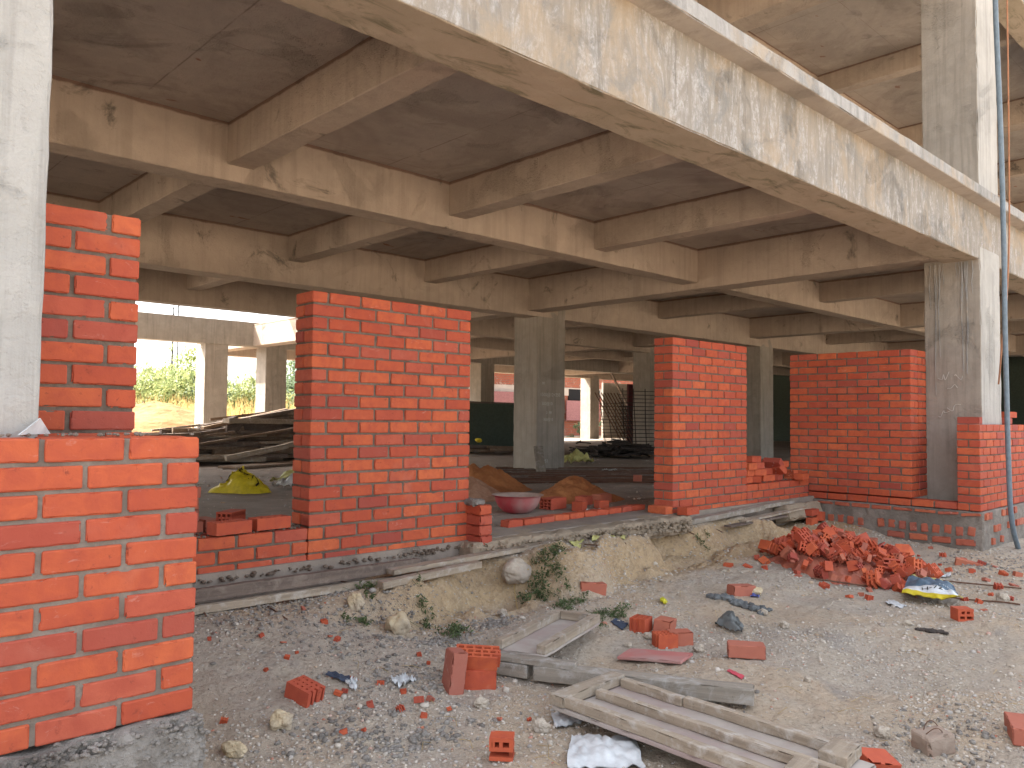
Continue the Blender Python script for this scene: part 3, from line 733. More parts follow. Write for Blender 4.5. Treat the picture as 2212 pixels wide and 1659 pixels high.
p = on_dirt(1095, 1648)
hollow_obj('broken brick with H-shaped grooves standing alone at the bottom', (p.x, p.y+.03, p.z+.05), (math.pi/2, 0, -.85), rv=.5, L=.095, W=.09, H=.075, nb=2, nc=2, w=.016, skip=.35)
p = on_dirt(1388, 1366)
hollow_obj('red perforated half brick left of the group behind the pink board', (p.x+.03, p.y+.04, p.z+.045), (0, 0, .25), rv=.8, L=.14, r0=.02, H=.09)
p = on_dirt(1440, 1396)
hollow_obj('orange perforated half brick in front of the group behind the pink board', (p.x+.03, p.y+.04, p.z+.042), (0, 0, -.55), rv=.05, L=.14, r0=.02, H=.085)
p = on_dirt(1430, 1372)
brick_obj('brick', 'crumbled brick behind the orange perforated half brick', 'brick', (p.x+.10, p.y+.05, p.z+.04), (.1, .1, .4), (.10, .055, .045), m='brick_dusty', chip=.06)
p = on_dirt(1476, 1393)
brick_obj('brick', 'brown half brick at the right of the group behind the pink board', 'brick', (p.x+.03, p.y+.05, p.z+.042), (0, 0, -.6), (.075, .05, .045), m='brick_dusty', rv=.7, chip=.05)
p = on_dirt(1628, 1434)
o = brick_obj('brick', 'brick with a broken bright red corner lying near the small sachet', 'brick', (p.x+.02, p.y+.06, p.z+.04), (0, 0, -.95), (.105, .055, .038), m='brick_dusty', rv=.3, chip=.05)
p = on_dirt(2083, 1347)
hollow_obj('small grooved half brick alone on the dirt, right side below the cement bag', (p.x+.02, p.y+.02, p.z+.04), (math.pi/2, 0, -.75), rv=.55, L=.11, W=.085, H=.1, nb=2, nc=2, w=.016)
p = on_dirt(2205, 1605)
brick_obj('brick', 'brick cut off by the right edge near the wired block', 'brick', (p.x+.03, p.y, p.z+.035), (0, 0, .4), m='brick_dusty', rv=.3)
p = on_dirt(1880, 1655)
brick_obj('brick', 'broken red brick at the bottom edge beside the panel end', 'brick', (p.x+.0, p.y-.02, p.z+.02), (.3, .2, -.4), (.08, .05, .04), m='brick_loose', rv=.1, chip=.08)
p = on_dirt(1283, 1290)
brick_obj('brick', 'half-buried brown brick by the weeds at the foot of the bank', 'brick', (p.x+.03, p.y+.05, p.z+.03), (0, .1, -.5), (.10, .05, .045), m='brick_dusty', chip=.03)
p = on_dirt(1606, 1286)
brick_obj('brick', 'dusty brick beside the blue sachet', 'brick', (p.x+.05, p.y+.05, p.z+.035), (0, .05, -.4), (.10, .05, .045), m='brick_dusty', chip=.04)
p = on_dirt(1870, 1172)
brick_obj('brick', 'whole dark red brick behind the rubble heap below the plinth', 'brick', (p.x+.0, p.y, p.z+.04), (0, 0, -1.35), (BL/2, BW/2, BH/2), m='brick_dusty', rv=.65)
p = on_dirt(2088, 1216)
brick_obj('brick', 'brick at the foot of the plinth corner', 'brick', (p.x+.05, p.y, p.z+.0), (0, .2, -1.2), m='brick_dusty')
# worn block with a loop of wire
p = on_dirt(2025, 1624)
t = thing('stone_block', 'worn grey-brown paving block with a loop of wire on top', 'block', p)
mb = MB(); rbox(mb, (p.x+.04, p.y+.03, p.z+.035), (.07, .055, .045), (12, 10, 8), .012, rot(.05, -.08, -.5), .006, .03, rv=.4, freq=12); mb.build('block', M['block'], t)
mb = MB(); pts = [(p.x+.04+.055*math.cos(a), p.y+.03+.035*math.sin(a), p.z+.088+.02*math.sin(a*2)) for a in np.linspace(0, 5.6, 22)]; mb.tube(pts, .0022, 6); mb.build('wire', M['rust'], t)

# rubble heap
hm = (7.33, 3.24); hr = (.77, .76); HH = .30
def heap_h(x, y):
    d = ((x-hm[0])/hr[0])**2+((y-hm[1])/hr[1])**2
    return HH*max(0, 1-d)**.8*(.75+.5*mn.noise(Vector((x*3, y*3, 0))))
frs = []
for k in range(22):
    mb = MB(); q_ = random.random()
    if k % 2 == 0: hollow(mb, L=random.uniform(.08, .15), nb=3, nc=3, r0=.02, r1=.02, bands=random.choice([(0, 3), (0, 2), (1, 3)]), rv=random.random())
    elif k % 3 == 1: hollow(mb, L=random.uniform(.06, .12), W=random.choice((.07, .09)), nb=2, nc=2, r0=.0, r1=.03, skip=.2, H=random.choice((BH, .05)), rv=random.random())
    else: rbox(mb, (0, 0, 0), (random.uniform(.03, .065), random.uniform(.02, .05), random.uniform(.008, .03)), (4, 4, 3), .004, None, .005, .03, rv=random.random(), freq=18)
    o = mb.build('brick_fragment', M['brick_dusty' if k % 4 == 1 else 'brick_loose']); frs.append(o)
g = 'broken bricks in the rubble heap'
def place_fr(k, loc, R, s_, label, grp):
    o = frs[k]
    if k in used: o = o.copy(); C.objects.link(o)
    used.add(k); o.location = loc; o.rotation_euler = R; o.scale = (s_,)*3
    return tag(o, label, 'brick', grp)
used = set(); pts = []
while len(pts) < 298:
    x = random.gauss(hm[0], hr[0]*.55); y = random.gauss(hm[1], hr[1]*.55)
    d = ((x-hm[0])/hr[0])**2+((y-hm[1])/hr[1])**2
    if d > 1.15: continue
    pts.append((x, y))
for i, (x, y) in enumerate(pts):
    z = float(G(x, y))+heap_h(x, y)+random.uniform(-.02, .035)
    big = i % 7 == 0
    if big: z += .02
    place_fr((i*2) % 22 if big else i % 22, (x, y, z), (random.uniform(-1.2, 1.2), random.uniform(-1.2, 1.2), random.random()*6.3), random.uniform(1.0, 1.25) if big else random.uniform(.55, 1.0), 'broken red brick piece in the rubble heap before the plinth', g)
mb = MB(); V = []; F = []; n = 34
for j in range(n):
    for i in range(n):
        x = hm[0]+(i/(n-1)*2-1)*hr[0]*1.02; y = hm[1]+(j/(n-1)*2-1)*hr[1]*1.02
        V.append((x, y, float(G(x, y))+heap_h(x, y)*.85-.06+random.uniform(-.02, .02)))
for j in range(n-1):
    for i in range(n-1): F.append((j*n+i, j*n+i+1, (j+1)*n+i+1, (j+1)*n+i))
mb.add(V, F, [random.random() for _ in F]); o = mb.build('rubble', M['brick_dusty']); tag(o, 'crushed brick and dust filling the rubble heap', kind='stuff')

# ---------------------------------------------------------------- shards scattered on the dirt
g = 'small brick shards on the dirt'
shard_px = [(672,1340),(700,1348),(713,1380),(730,1385),(549,1360),(452,1392),(563,1382),(612,1393),(895,1418),(907,1421),(985,1350),(927,1442),(838,1460),(822,1483),(905,1527),(930,1524),(855,1520),(862,1545),(785,1590),(742,1590),(820,1590),(730,1500),(745,1492),(1078,1564),(1108,1568),(1142,1560),(970,1545),(915,1558),(1210,1502),(1180,1392),(1145,1380),(1128,1390),(1160,1400),(640,1415),(620,1425),(480,1560),(500,1400),(655,1320),(575,1450),(760,1470),(702,1580),(800,1525),(870,1505),(1250,1372),(1242,1420),(2010,1185),(2040,1200),(1985,1198),(1960,1215),(1990,1235),(2120,1215),(2150,1222),(2100,1230),(2080,1205),(2050,1228),(2130,1250),(2160,1268),(2190,1262),(2180,1290),(2140,1283),(2115,1300),(2125,1322),(2085,1290),(1860,1283),(1880,1292),(1835,1290),(1780,1262),(2200,1240),(2170,1240),(2030,1216),(1900,1180),(1925,1190),(1572,1222),(1600,1205),(1650,1232),(1615,1226)]
for i, (px, py) in enumerate(q_ for n_, q_ in enumerate(shard_px) if q_[0] > 1500 or n_ % 4):
    p = on_dirt(px, py); k = (i*3+2) % 22
    far = px > 1500
    s_ = random.uniform(.25, .6)*(1.3 if far else .72)
    place_fr(k, (p.x, p.y, p.z+.008), (random.uniform(-.4, .4), random.uniform(-.4, .4), random.random()*6), s_, 'small broken shard of red brick lying on the dirt', g)

# ---------------------------------------------------------------- gravel
def gravel(name, label, pts, sizes, m, sub=0):
    V0, F0 = ico(1 if sub == 0 else 2); F0 = np.array(F0); nV = len(V0)
    n = len(pts); rng = np.random.default_rng(5)
    P = np.array(pts); A = rng.random((n, 3))*6.28
    S = np.array(sizes)[:, None]*rng.uniform(.6, 1.2, (n, 3)); S[:, 2] *= .7
    J = 1+rng.uniform(-.28, .28, (n, nV))
    ca, sa = np.cos(A[:, 0]), np.sin(A[:, 0])
    W = V0[None]*J[:, :, None]
    cb, sb = np.cos(A[:, 1]), np.sin(A[:, 1])
    y = W[:, :, 1]*cb[:, None]-W[:, :, 2]*sb[:, None]; z = W[:, :, 1]*sb[:, None]+W[:, :, 2]*cb[:, None]; W = np.stack([W[:, :, 0], y, z], 2)
    W = W*S[:, None, :]
    x = W[:, :, 0]*ca[:, None]-W[:, :, 1]*sa[:, None]; y = W[:, :, 0]*sa[:, None]+W[:, :, 1]*ca[:, None]
    W = np.stack([x, y, W[:, :, 2]], 2)+P[:, None, :]
    Fq = (F0[None]+(np.arange(n)*nV)[:, None, None]).reshape(-1, 3).astype(np.int32)
    me = bpy.data.meshes.new(name); me.vertices.add(n*nV); me.vertices.foreach_set('co', W.astype(np.float32).ravel())
    me.loops.add(Fq.size); me.loops.foreach_set('vertex_index', Fq.ravel()); me.polygons.add(len(Fq)); me.polygons.foreach_set('loop_start', np.arange(0, Fq.size, 3, dtype=np.int32))
    me.update(calc_edges=True)
    a_ = me.attributes.new('rnd', 'FLOAT', 'FACE'); a_.data.foreach_set('value', np.repeat(rng.random(n), len(F0)).astype(np.float32))
    me.materials.append(m); o = bpy.data.objects.new(name, me); C.objects.link(o); tag(o, label, kind='stuff')
rg = np.random.default_rng(11)
def scatter(n, x0, x1, y0, y1, s0, s1, power=3):
    x = rg.uniform(x0, x1, n); y = rg.uniform(y0, y1, n)
    keep = 1.5*vn(x/.55, y/.45, 9)**1.6+.3*vn(x/.15, y/.15, 10) > rg.uniform(.1, 1.2, n); keep &= (Gs(x, y) > -1.5)
    x, y = x[keep], y[keep]; s_ = s0+(s1-s0)*rg.random(len(x))**power
    return np.stack([x, y, G(x, y)+s_*.15], 1), s_
A1, B1 = scatter(62000, .8, 5.2, .5, 4.45, .0020, .011, 3.5)
A2, B2 = scatter(16000, 4.5, 11, .6, 4.5, .004, .016, 3)
A3, B3 = scatter(600, .8, 8, .6, 4.3, .010, .026, 2)
gravel('gravel', 'loose grit and pebbles strewn over the dirt', np.concatenate([A1, A2, A3]), np.concatenate([B1, B2, B3]), M['pebble'])
# grey mortar crumbs under the left wall and in patches
cl = [(2.1, 4.1, .5, .25), (2.9, 4.12, .4, .12), (2.4, 3.7, .4, .3), (1.9, 3.0, .35, .18), (2.45, 3.25, .3, .15), (3.0, 3.7, .25, .08), (2.1, 2.75, .4, .12), (8.6, 2.6, .6, .3), (9.0, 2.2, .8, .3), (3.5, 3.85, .2, .08), (2.7, 4.35, 1.2, .05), (3.3, 2.2, .3, .3), (3.9, 1.3, .5, .3)]
P_, S_ = [], []
for (x, y, sx_, sy_) in cl:
    n = 260; xx = rg.normal(x, sx_*.5, n); yy = rg.normal(y, sy_*.6, n); yy = np.minimum(yy, 4.5)
    s_ = .004+.014*rg.random(n)**2.2; P_.append(np.stack([xx, yy, G(xx, yy)+s_*.2], 1)); S_.append(s_)
gravel('rubble', 'grey lumps of dried mortar scattered over the bank and dirt', np.concatenate(P_), np.concatenate(S_), M['mortar_grey'])

n = 5200; xx = rg.uniform(3, 17, n); yy = rg.uniform(4.95, 14, n); kk = vn(xx/.9, yy/.9, 21) > rg.uniform(.15, 1, n); xx, yy = xx[kk], yy[kk]
ss = .004+.022*rg.random(len(xx))**4; gravel('debris', 'grit and crumbs littering the floor of the ground storey', np.stack([xx, yy, FLOOR+ss*.2], 1), ss, M['pebble'])
# ---------------------------------------------------------------- stones
def stone(px, py, r, label, m='stone', sq=(1, .8, .7), sink=.3, name='stone', off=(0, 0)):
    p = on_dirt(px, py); mb = MB(); rock(mb, (0, 0, 0), r, 3 if r < .11 else 4, sq, .40 if r < .11 else .22, 1.3); o = mb.build(name, M[m], smooth=r > .07)
    o.location = (p.x+off[0], p.y+off[1], p.z+r*sq[2]*(1-sink)); o.rotation_euler = (0, 0, random.random()*6) if r < .08 else (0, 0, .3); return tag(o, label, 'stone')
stone(1122, 1256, .125, 'big rounded boulder stuck in the clay bank below the plank', sq=(1.05, .8, .72), sink=.2, off=(0, .06)); bpy.data.objects['stone'].location = (4.05, 4.21, -1.11)
stone(862, 1366, .085, 'pointed ochre stone on the slope left of the small panel', 'stone_yellow', (.9, .7, .85), sink=.3, off=(.02, .03))
stone(768, 1332, .06, 'ochre stone high on the slope under the wall beam', 'stone_yellow', (.8, .7, 1), off=(.02, .03))
stone(1195, 1162, .09, 'grey stone lying on the bank edge beside the yellow sack scrap', sq=(1.3, .7, .5), sink=.4)
stone(608, 1572, .05, 'pale stone under the broken red shards, bottom left', 'stone_yellow', (1, .9, .8))
stone(505, 1630, .045, 'pale knobbly stone at the bottom near the footing', 'stone_yellow', (1.1, .7, .7))
stone(1885, 1200, .07, 'light stone behind the rubble heap', sq=(1.1, .8, .7)); stone(1906, 1202, .09, 'brown rock on the dirt slope below the plinth', sq=(1.2, .8, .7))
stone(1628, 1280, .06, 'light stone beside the dusty brick and blue sachet', 'stone_yellow'); stone(1648, 1325, .04, 'small white stone at the end of the dark cement streak', 'stone', (1, .8, .6))
stone(1694, 1358, .035, 'small grey stone right of the crumpled grey bag'); stone(1170, 1585, .04, 'grey stone near the grooved brick at the bottom'); stone(1040, 1530, .035, 'dark grey stone below the half brick')
stone(1905, 1588, .04, 'pale stone left of the wired block'); stone(2165, 1295, .06, 'grey stone by the rods at the right edge'); stone(1400, 1373, .03, 'small stone at the foot of the red half brick')
stone(1085, 1315, .035, 'grey lump at the foot of the bank under the boulder'); stone(1358, 1372+20, .025, 'tiny pale stone left of the pink board'); stone(960, 1458, .03, 'pale stone left of the standing brick')
stone(1960, 1355, .03, 'small stone left of the burnt scrap'); stone(1745, 1475, .022, 'lone pebble on the dirt in the middle right', 'stone'); stone(1510, 1405, .04, 'pale stone at the right end of the pink board')

# ---------------------------------------------------------------- formwork panels and planks
def plank(mb, p, q, w, h, n=24, amp=.003, chip=.012, tilt=0):
    # board from p to q (centre line of its bottom), local x runs along it
    p, q = Vector(p), Vector(q); d = q-p; L = d.length
    R = Matrix.Rotation(math.atan2(d.y, d.x), 3, 'Z')@Matrix.Rotation(-math.asin(d.z/L), 3, 'Y')@Matrix.Rotation(tilt, 3, 'X')
    c = (p+q)/2+R@Vector((0, 0, h/2))
    rbox(mb, tuple(c), (L/2, w/2, h/2), (n, 5, 4), .004, np.array(R), amp, chip, freq=9)
def board(name, label, p, q, w, h, m='wood', cat='plank', group=None, parent=None, tilt=0):
    p, q = Vector(p), Vector(q); d = q-p; mb = MB(); L = d.length
    rbox(mb, (0, 0, 0), (L/2, w/2, h/2), (max(8, int(L/.04)), 5, 4), .004, None, .003, .014, freq=9)
    o = mb.build(name, M[m])
    R = Matrix.Rotation(math.atan2(d.y, d.x), 3, 'Z')@Matrix.Rotation(-math.asin(max(-1, min(1, d.z/L))), 3, 'Y')@Matrix.Rotation(tilt, 3, 'X')
    o.rotation_euler = R.to_euler(); o.location = (p+q)/2+R@Vector((0, 0, h/2))
    if parent is not None:
        o.parent = parent; o.location = Vector(o.location)-Vector(parent.location)
        if parent.rotation_euler.z: pass
    elif label: tag(o, label, cat, group)
    return o
z0 = -1.375
t = thing('formwork_panel', 'large weathered shutter panel of timber rails on plywood, lower right', 'formwork panel', (2.95, 1.95, z0), world_parts=False)
def rel(t, *v): return Vector(v)
def bpart(t, nm, p, q, w, h, m): return board(nm, None, Vector(p), Vector(q), w, h, m, parent=t)
zt = z0+.035
bpart(t, 'plywood', (2.955, 2.58, zt), (2.955, 1.30, zt), .47, .02, 'ply_grey')
zr = zt+.021
bpart(t, 'rail', (2.755, 2.56, zr), (2.745, 1.25, zr), .05, .045, 'wood')
bpart(t, 'rail', (2.955, 2.50, zr), (2.95, 1.32, zr), .045, .04, 'wood')
bpart(t, 'rail', (3.165, 2.52, zr), (3.16, 2.16, zr), .042, .042, 'wood'); bpart(t, 'rail', (3.168, 2.155, zr), (3.16, 1.36, zr), .042, .044, 'wood')
bpart(t, 'end_rail', (2.715, 2.55, zr+.003), (3.20, 2.575, zr+.003), .085, .046, 'wood')
bpart(t, 'end_board', (3.03, 1.40, zr+.002), (3.21, 1.42, zr+.002), .11, .048, 'wood'); bpart(t, 'block', (2.80, 1.43, zr+.001), (2.92, 1.45, zr+.001), .09, .048, 'wood')
t = thing('formwork_panel', 'small open-ended shutter panel with three timber rails on dirt at the bank foot', 'formwork panel', (3.45, 3.3, -1.30), world_parts=False)
a, b = Vector((3.86, 3.44, 0)), Vector((3.06, 3.155, 0)); dr = (b-a).normalized(); nr = Vector((-dr.y, dr.x, 0))
if nr.y < 0: nr = -nr
za, zb_ = -1.295, -1.285
def sp(u, v, z): w_ = a+dr*u+nr*v; return (w_.x, w_.y, z+.01*u)
bpart(t, 'plywood', sp(0, 0, za), sp(.84, 0, za), .30, .016, 'ply_grey')
bpart(t, 'rail', sp(.0, -.125, za+.017), sp(.83, -.125, za+.017), .055, .05, 'wood'); bpart(t, 'rail', sp(.0, .125, za+.017), sp(.85, .125, za+.017), .05, .05, 'wood')
bpart(t, 'end_rail', sp(.03, -.095, za+.018), sp(.03, .098, za+.018), .05, .05, 'wood')
board('plank', 'long grey beam lying behind the large shutter panel', (3.06, 3.02, -1.375), (3.56, 2.03, -1.365), .10, .075, 'wood_grey')
board('plank', 'short thick beam butted behind the perforated brick, under a thinner board', (2.90, 3.43, -1.375), (3.045, 3.05, -1.375), .09, .07, 'wood_grey')
board('plank', 'thin grey board lying on top of the two butted beams', (2.91, 3.37, -1.303), (3.16, 2.83, -1.303), .085, .028, 'wood_grey')
p = on_dirt(1420, 1425)
t = board('plywood_offcut', 'pink-stained plywood offcut lying on the dirt near the half bricks', gp(1352, 1415)+Vector((.02, .03, .012)), gp(1490, 1440)+Vector((.02, .03, .012)), .20, .018, 'ply_red', 'board')
# planks against the floor edge
board('plank', 'long dark beam along the foot of the left wall panel', (1.0, 4.44, -1.035), (3.33, 4.43, -1.035), .05, .072, 'wood_dark')
board('plank', 'pale batten under the long dark beam', (1.0, 4.39, -1.085), (3.3, 4.40, -1.10), .04, .045, 'wood')
board('plank', 'weathered plank lying on the bank edge, upper of the pair', (3.05, 4.36, -1.03), (4.62, 4.38, -1.0), .09, .035, 'wood')
board('plank', 'short plank with pale cut end below the bank edge plank', (2.88, 4.22, -1.075), (3.72, 4.24, -1.045), .07, .045, 'wood')
board('plank', 'grey plank under the narrow wall panel', (6.50, 4.50, -1.025), (8.1, 4.53, -.985), .10, .05, 'wood_grey')
board('plank', 'second grey plank continuing towards the low wall end', (7.6, 4.56, -.985), (8.85, 4.56, -.965), .10, .045, 'wood_grey')
board('plank', 'thin board sliding under the grey planks above the rubble', (7.5, 4.42, -1.06), (8.9, 4.44, -1.015), .12, .02, 'wood')
board('plank', 'splintered thin board below the other two, right of the clay bank', (7.2, 4.40, -1.085), (8.3, 4.36, -1.06), .09, .018, 'wood_dark')

# rebar stubs sticking out of the bank
g = 'rusty rod ends poking out of the bank'
for (a, b) in (((545,1300),(620,1350)),((742,1268),(795,1278)),((845,1255),(908,1335)),((430,1330),(445,1345)),((1012,1192),(1035,1210)),((1180,1165),(1220,1195)),((1330,1165),(1352,1180)),((1440,1140),(1500,1158)),((1520,1135),(1560,1150)),((1205,1150),(1290,1183)),((1150,1180),(1185,1205))):
    p, q = gp(*a), gp(*b); mb = MB(); up = Vector((0, .02, .012)); m_ = (p+q)/2+Vector((0, 0, .02+.01*random.random()))
    P = [p+up+Vector((0, .05, .02)), m_, q+Vector((0, 0, .008))]
    P = [((1-s_)**2)*P[0]+2*s_*(1-s_)*P[1]+s_*s_*P[2] for s_ in np.linspace(0, 1, 10)]
    mb.tube([x-p for x in P], .0045, 6); o = mb.build('rebar', M['rust'], smooth=True); o.location = p; tag(o, 'thin rusty rod end sticking out of the dirt bank', 'rod', g)
def rod(label, px, r=.007, lift=.012, m='rust', name='rebar', cat='rod', n=60):
    P = [gp(*a) for a in px]; Q = []
    for a, b in zip(P[:-1], P[1:]):
        for s_ in np.linspace(0, 1, n//len(px)+2)[:-1]: Q.append(a*(1-s_)+b*s_)
    Q.append(P[-1]); Q = [Vector((q_.x, q_.y, max(q_.z, float(G(q_.x, q_.y)))+lift)) for q_ in Q]
    Q = [sum((Q[max(0, min(len(Q)-1, i+k))] for k in range(-3, 4)), Vector())/7 for i in range(len(Q))]
    mb = MB(); mb.tube([q_-P[0] for q_ in Q], r, 6); o = mb.build(name, M[m], smooth=True); o.location = P[0]; return tag(o, label, cat)
rod('long rusty rod running behind the cement bag to the right edge', ((1950,1243),(2080,1256),(2212,1271)))
rod('long rusty rod from the foot of the rubble heap passing under the bag', ((1745,1250),(1850,1262),(1960,1272),(2090,1290),(2212,1308)))

# hose and rope hanging at the right
H_ = [(2149,-40),(2152,60),(2162,300),(2169,560),(2171,713),(2178,978),(2184,1110),(2197,1176),(2215,1212),(2240,1240)]
P = [on(x, y, 1, 2.55) for x, y in H_]; Q = []
def catmull(P, n=8):
    Q = []
    for i in range(len(P)-1):
        a, b, c, d = P[max(i-1, 0)], P[i], P[i+1], P[min(i+2, len(P)-1)]
        for s_ in np.linspace(0, 1, n, endpoint=False): Q.append(.5*((2*b)+(c-a)*s_+(2*a-5*b+4*c-d)*s_*s_+(3*b-a-3*c+d)*s_**3))
    return Q+[P[-1]]
mb = MB(); mb.tube(catmull(P), .026, 12); o = mb.build('hose', M['hose'], smooth=True); tag(o, 'blue-grey hose hanging from above beside the corner column', 'hose')
P = [on(x, y, 1, 2.62) for x, y in [(2175,-40),(2179,285),(2180,500),(2175,640),(2166,720),(2160,800),(2157,830)]]
mb = MB(); mb.tube(catmull(P), .009, 6); o = mb.build('rope', M['rope'], smooth=True); tag(o, 'thin brown rope hanging behind the hose', 'rope')

# ---------------------------------------------------------------- cloth-like scraps
def crumple(mb, P, nx_=14, ny_=10, amp=.02, f=9, lift=.01, thick=.003, mound=0.0):
    # sheet over quad P (four points, in order), wrinkled, with thickness
    P = [Vector(p) for p in P]; s_ = random.random()*40; V = []
    for side in (0, 1):
        for j in range(ny_+1):
            for i in range(nx_+1):
                u, v = i/nx_, j/ny_; eu = .5+.5*1
                q_ = (P[0]*(1-u)+P[1]*u)*(1-v)+(P[3]*(1-u)+P[2]*u)*v
                w_ = mn.noise_vector(Vector((u*f*.6+s_, v*f*.5, s_)))
                z = amp*abs(mn.noise(Vector((u*f, v*f*.8, s_))))*2.2+amp*.5*mn.noise(Vector((u*f*2.7, v*f*2.7, s_)))+mound*math.sin(math.pi*u)*math.sin(math.pi*v)
                q_ = q_+Vector((w_.x, w_.y, 0))*amp*.8
                V.append((q_.x, q_.y, q_.z+lift+z-side*thick))
    n = (nx_+1)*(ny_+1); F = []
    for j in range(ny_):
        for i in range(nx_):
            a = j*(nx_+1)+i; F.append((a, a+1, a+nx_+2, a+nx_+1)); F.append((n+a, n+a+nx_+1, n+a+nx_+2, n+a+1))
    return mb.add(V, F)
def scrap(name, label, cat, px, m, amp=.015, f=8, lift=.012, mound=0., nx_=14, ny_=10):
    P = [gp(*a) for a in px]; mb = MB(); crumple(mb, [p-P[0] for p in P], nx_, ny_, amp, f, lift, .003, mound)
    o = mb.build(name, M[m], smooth=True); o.location = P[0]; return tag(o, label, cat)
def drape(label, surf, s_, size, m, parent, x, y, ang, lift=.004):
    # print lying on the wrinkled surface: every point of the letters rests on the cloth below it
    o = text(s_, size, m, None, (0, 0, 0), (0, 0, 0), label)
    sv = np.array([v.co[:] for v in surf.data.vertices]); sv[:, :2] += np.array(surf.parent.location[:2] if surf.parent else surf.location[:2]); zo = surf.parent.location.z if surf.parent else surf.location.z
    c_, n_ = math.cos(ang), math.sin(ang)
    for v in o.data.vertices:
        X_ = x+v.co.x*c_-v.co.y*n_; Y_ = y+v.co.x*n_+v.co.y*c_
        d = np.hypot(sv[:, 0]-X_, sv[:, 1]-Y_); k = np.argsort(d)[:8]; w_ = 1/(d[k]+.003)**2
        up_ = sv[k, 2].max()*.35+(sv[k, 2]*w_).sum()/w_.sum()*.65
        v.co = (X_-parent.location.x, Y_-parent.location.y, up_+zo+lift-parent.location.z)
    o.parent = parent; o.location = (0, 0, 0); return o
# cement bag with print
P = [Vector((6.50, 2.45, -1.37)), Vector((6.60, 2.04, -1.37)), Vector((7.22, 2.32, -1.36)), Vector((7.33, 2.67, -1.36))]
t = thing('cement_bag', 'empty navy, white and yellow cement bag lying open beside the rubble heap', 'bag', P[0])
mb = MB(); crumple(mb, P, 30, 30, .022, 4, .03, .004, .045)
mb.r = [0]*len(mb.f); o = mb.build('sack', M['bag_navy'], t, smooth=True)
me = o.data; me.materials.append(M['white_pl']); me.materials.append(M['bag_yellow']); me.materials.append(M['bag_pale'])
for k, pl_ in enumerate(me.polygons):
    j = (k//2)//30
    pl_.material_index = 0 if 10 <= j < 26 else (1 if j < 10 and j > 3 else (2 if j < 4 else 3))
def text(s_, size, m, parent, loc, R, name='lettering', ex=.0006):
    cu = bpy.data.curves.new(name, 'FONT'); cu.body = s_; cu.size = size; cu.extrude = ex; cu.align_x = 'CENTER'; cu.align_y = 'CENTER'
    tmp = bpy.data.objects.new('tmp', cu); C.objects.link(tmp); bpy.context.view_layer.update()
    me = bpy.data.meshes.new_from_object(tmp.evaluated_get(bpy.context.evaluated_depsgraph_get())); bpy.data.objects.remove(tmp)
    me.materials.clear(); me.materials.append(m)
    o = bpy.data.objects.new(name, me); C.objects.link(o); o.rotation_euler = R; o.location = loc
    if parent is not None: o.parent = parent; o.location = Vector(loc)-Vector(parent.location)
    return o
drape('lettering', o, 'H-72', .075, M['ink'], t, 6.72, 2.30, -1.18); drape('lettering', o, 'MIDAS', .05, M['ink_white'], t, 6.86, 2.22, -1.18)
scrap('plastic_sack', 'torn white woven sack under the edge of the large panel', 'sack', ((1235,1592),(1372,1598),(1395,1665),(1225,1665)), 'white_pl', .014, 5, .012, .03, 26, 20)
scrap('plastic_scrap', 'frayed white threads of sack left of the panel corner', 'sack scrap', ((1190,1545),(1245,1540),(1262,1562),(1200,1575)), 'white_pl', .010, 9, .006)
scrap('plastic_bag', 'crumpled grey plastic bag on the open dirt', 'bag', ((1545,1352),(1560,1335),(1610,1360),(1600,1372)), 'grey_pl', .03, 5, .02, .05)
scrap('paper_scrap', 'white paper scrap left of the broken-cornered brick', 'paper', ((1562,1421),(1575,1418),(1598,1424),(1585,1428)), 'white_pl', .004, 5, .006)
scrap('sachet', 'small red and yellow sachet on the dirt beyond the grey beam', 'sachet', ((1570,1462),(1577,1457),(1608,1470),(1603,1476)), 'packet', .004, 5, .006)
scrap('sachet', 'crumpled blue and white sachet beside the dusty brick', 'sachet', ((1621,1290),(1628,1277),(1643,1275),(1641,1290)), 'packet_blue', .010, 5, .012)
scrap('plastic_wad', 'small wad of yellow plastic on the dirt slope', 'plastic', ((1424,1306),(1430,1300),(1441,1306),(1438,1314)), 'yellow', .014, 6, .012, .015)
scrap('yellow_sack_scrap', 'torn pale yellow sack draped over the bank edge, larger one', 'sack', ((1280,1172),(1292,1152),(1358,1140),(1350,1176)), 'bag_pale', .03, 6, .015, .02, 20, 14)
scrap('yellow_sack_scrap', 'torn yellow sack scrap on the bank below the narrow wall panel', 'sack', ((1425,1146),(1440,1132),(1475,1134),(1470,1168)), 'bag_pale', .03, 6, .015, .02, 18, 14)
scrap('yellow_sack_scrap', 'small yellow scrap at the tip of the bank edge plank', 'sack', ((1226,1170),(1240,1163),(1262,1168),(1250,1176)), 'bag_pale', .012, 6, .01)
scrap('plastic_scrap', 'purple-grey plastic film on the slope near the short perforated brick', 'plastic', ((703,1462),(715,1455),(762,1470),(748,1478)), 'tar', .010, 5, .01)
scrap('plastic_scrap', 'white plastic knot right of the short perforated brick', 'plastic', ((748,1480),(758,1472),(772,1478),(765,1496)), 'white_pl', .016, 6, .01)
scrap('plastic_scrap', 'twisted dirty white bag left of the standing brick', 'plastic', ((845,1478),(870,1470),(900,1484),(862,1500)), 'white_pl', .020, 7, .01)
scrap('plastic_scrap', 'piece of dark blue film beside the weeds and half bricks', 'plastic', ((1318,1348),(1332,1344),(1358,1352),(1345,1362)), 'tar', .006, 5, .006)
scrap('plastic_scrap', 'clear plastic strip lying below the cement bag', 'plastic', ((1912,1300),(1925,1296),(1958,1310),(1945,1318)), 'white_pl', .010, 6, .006)
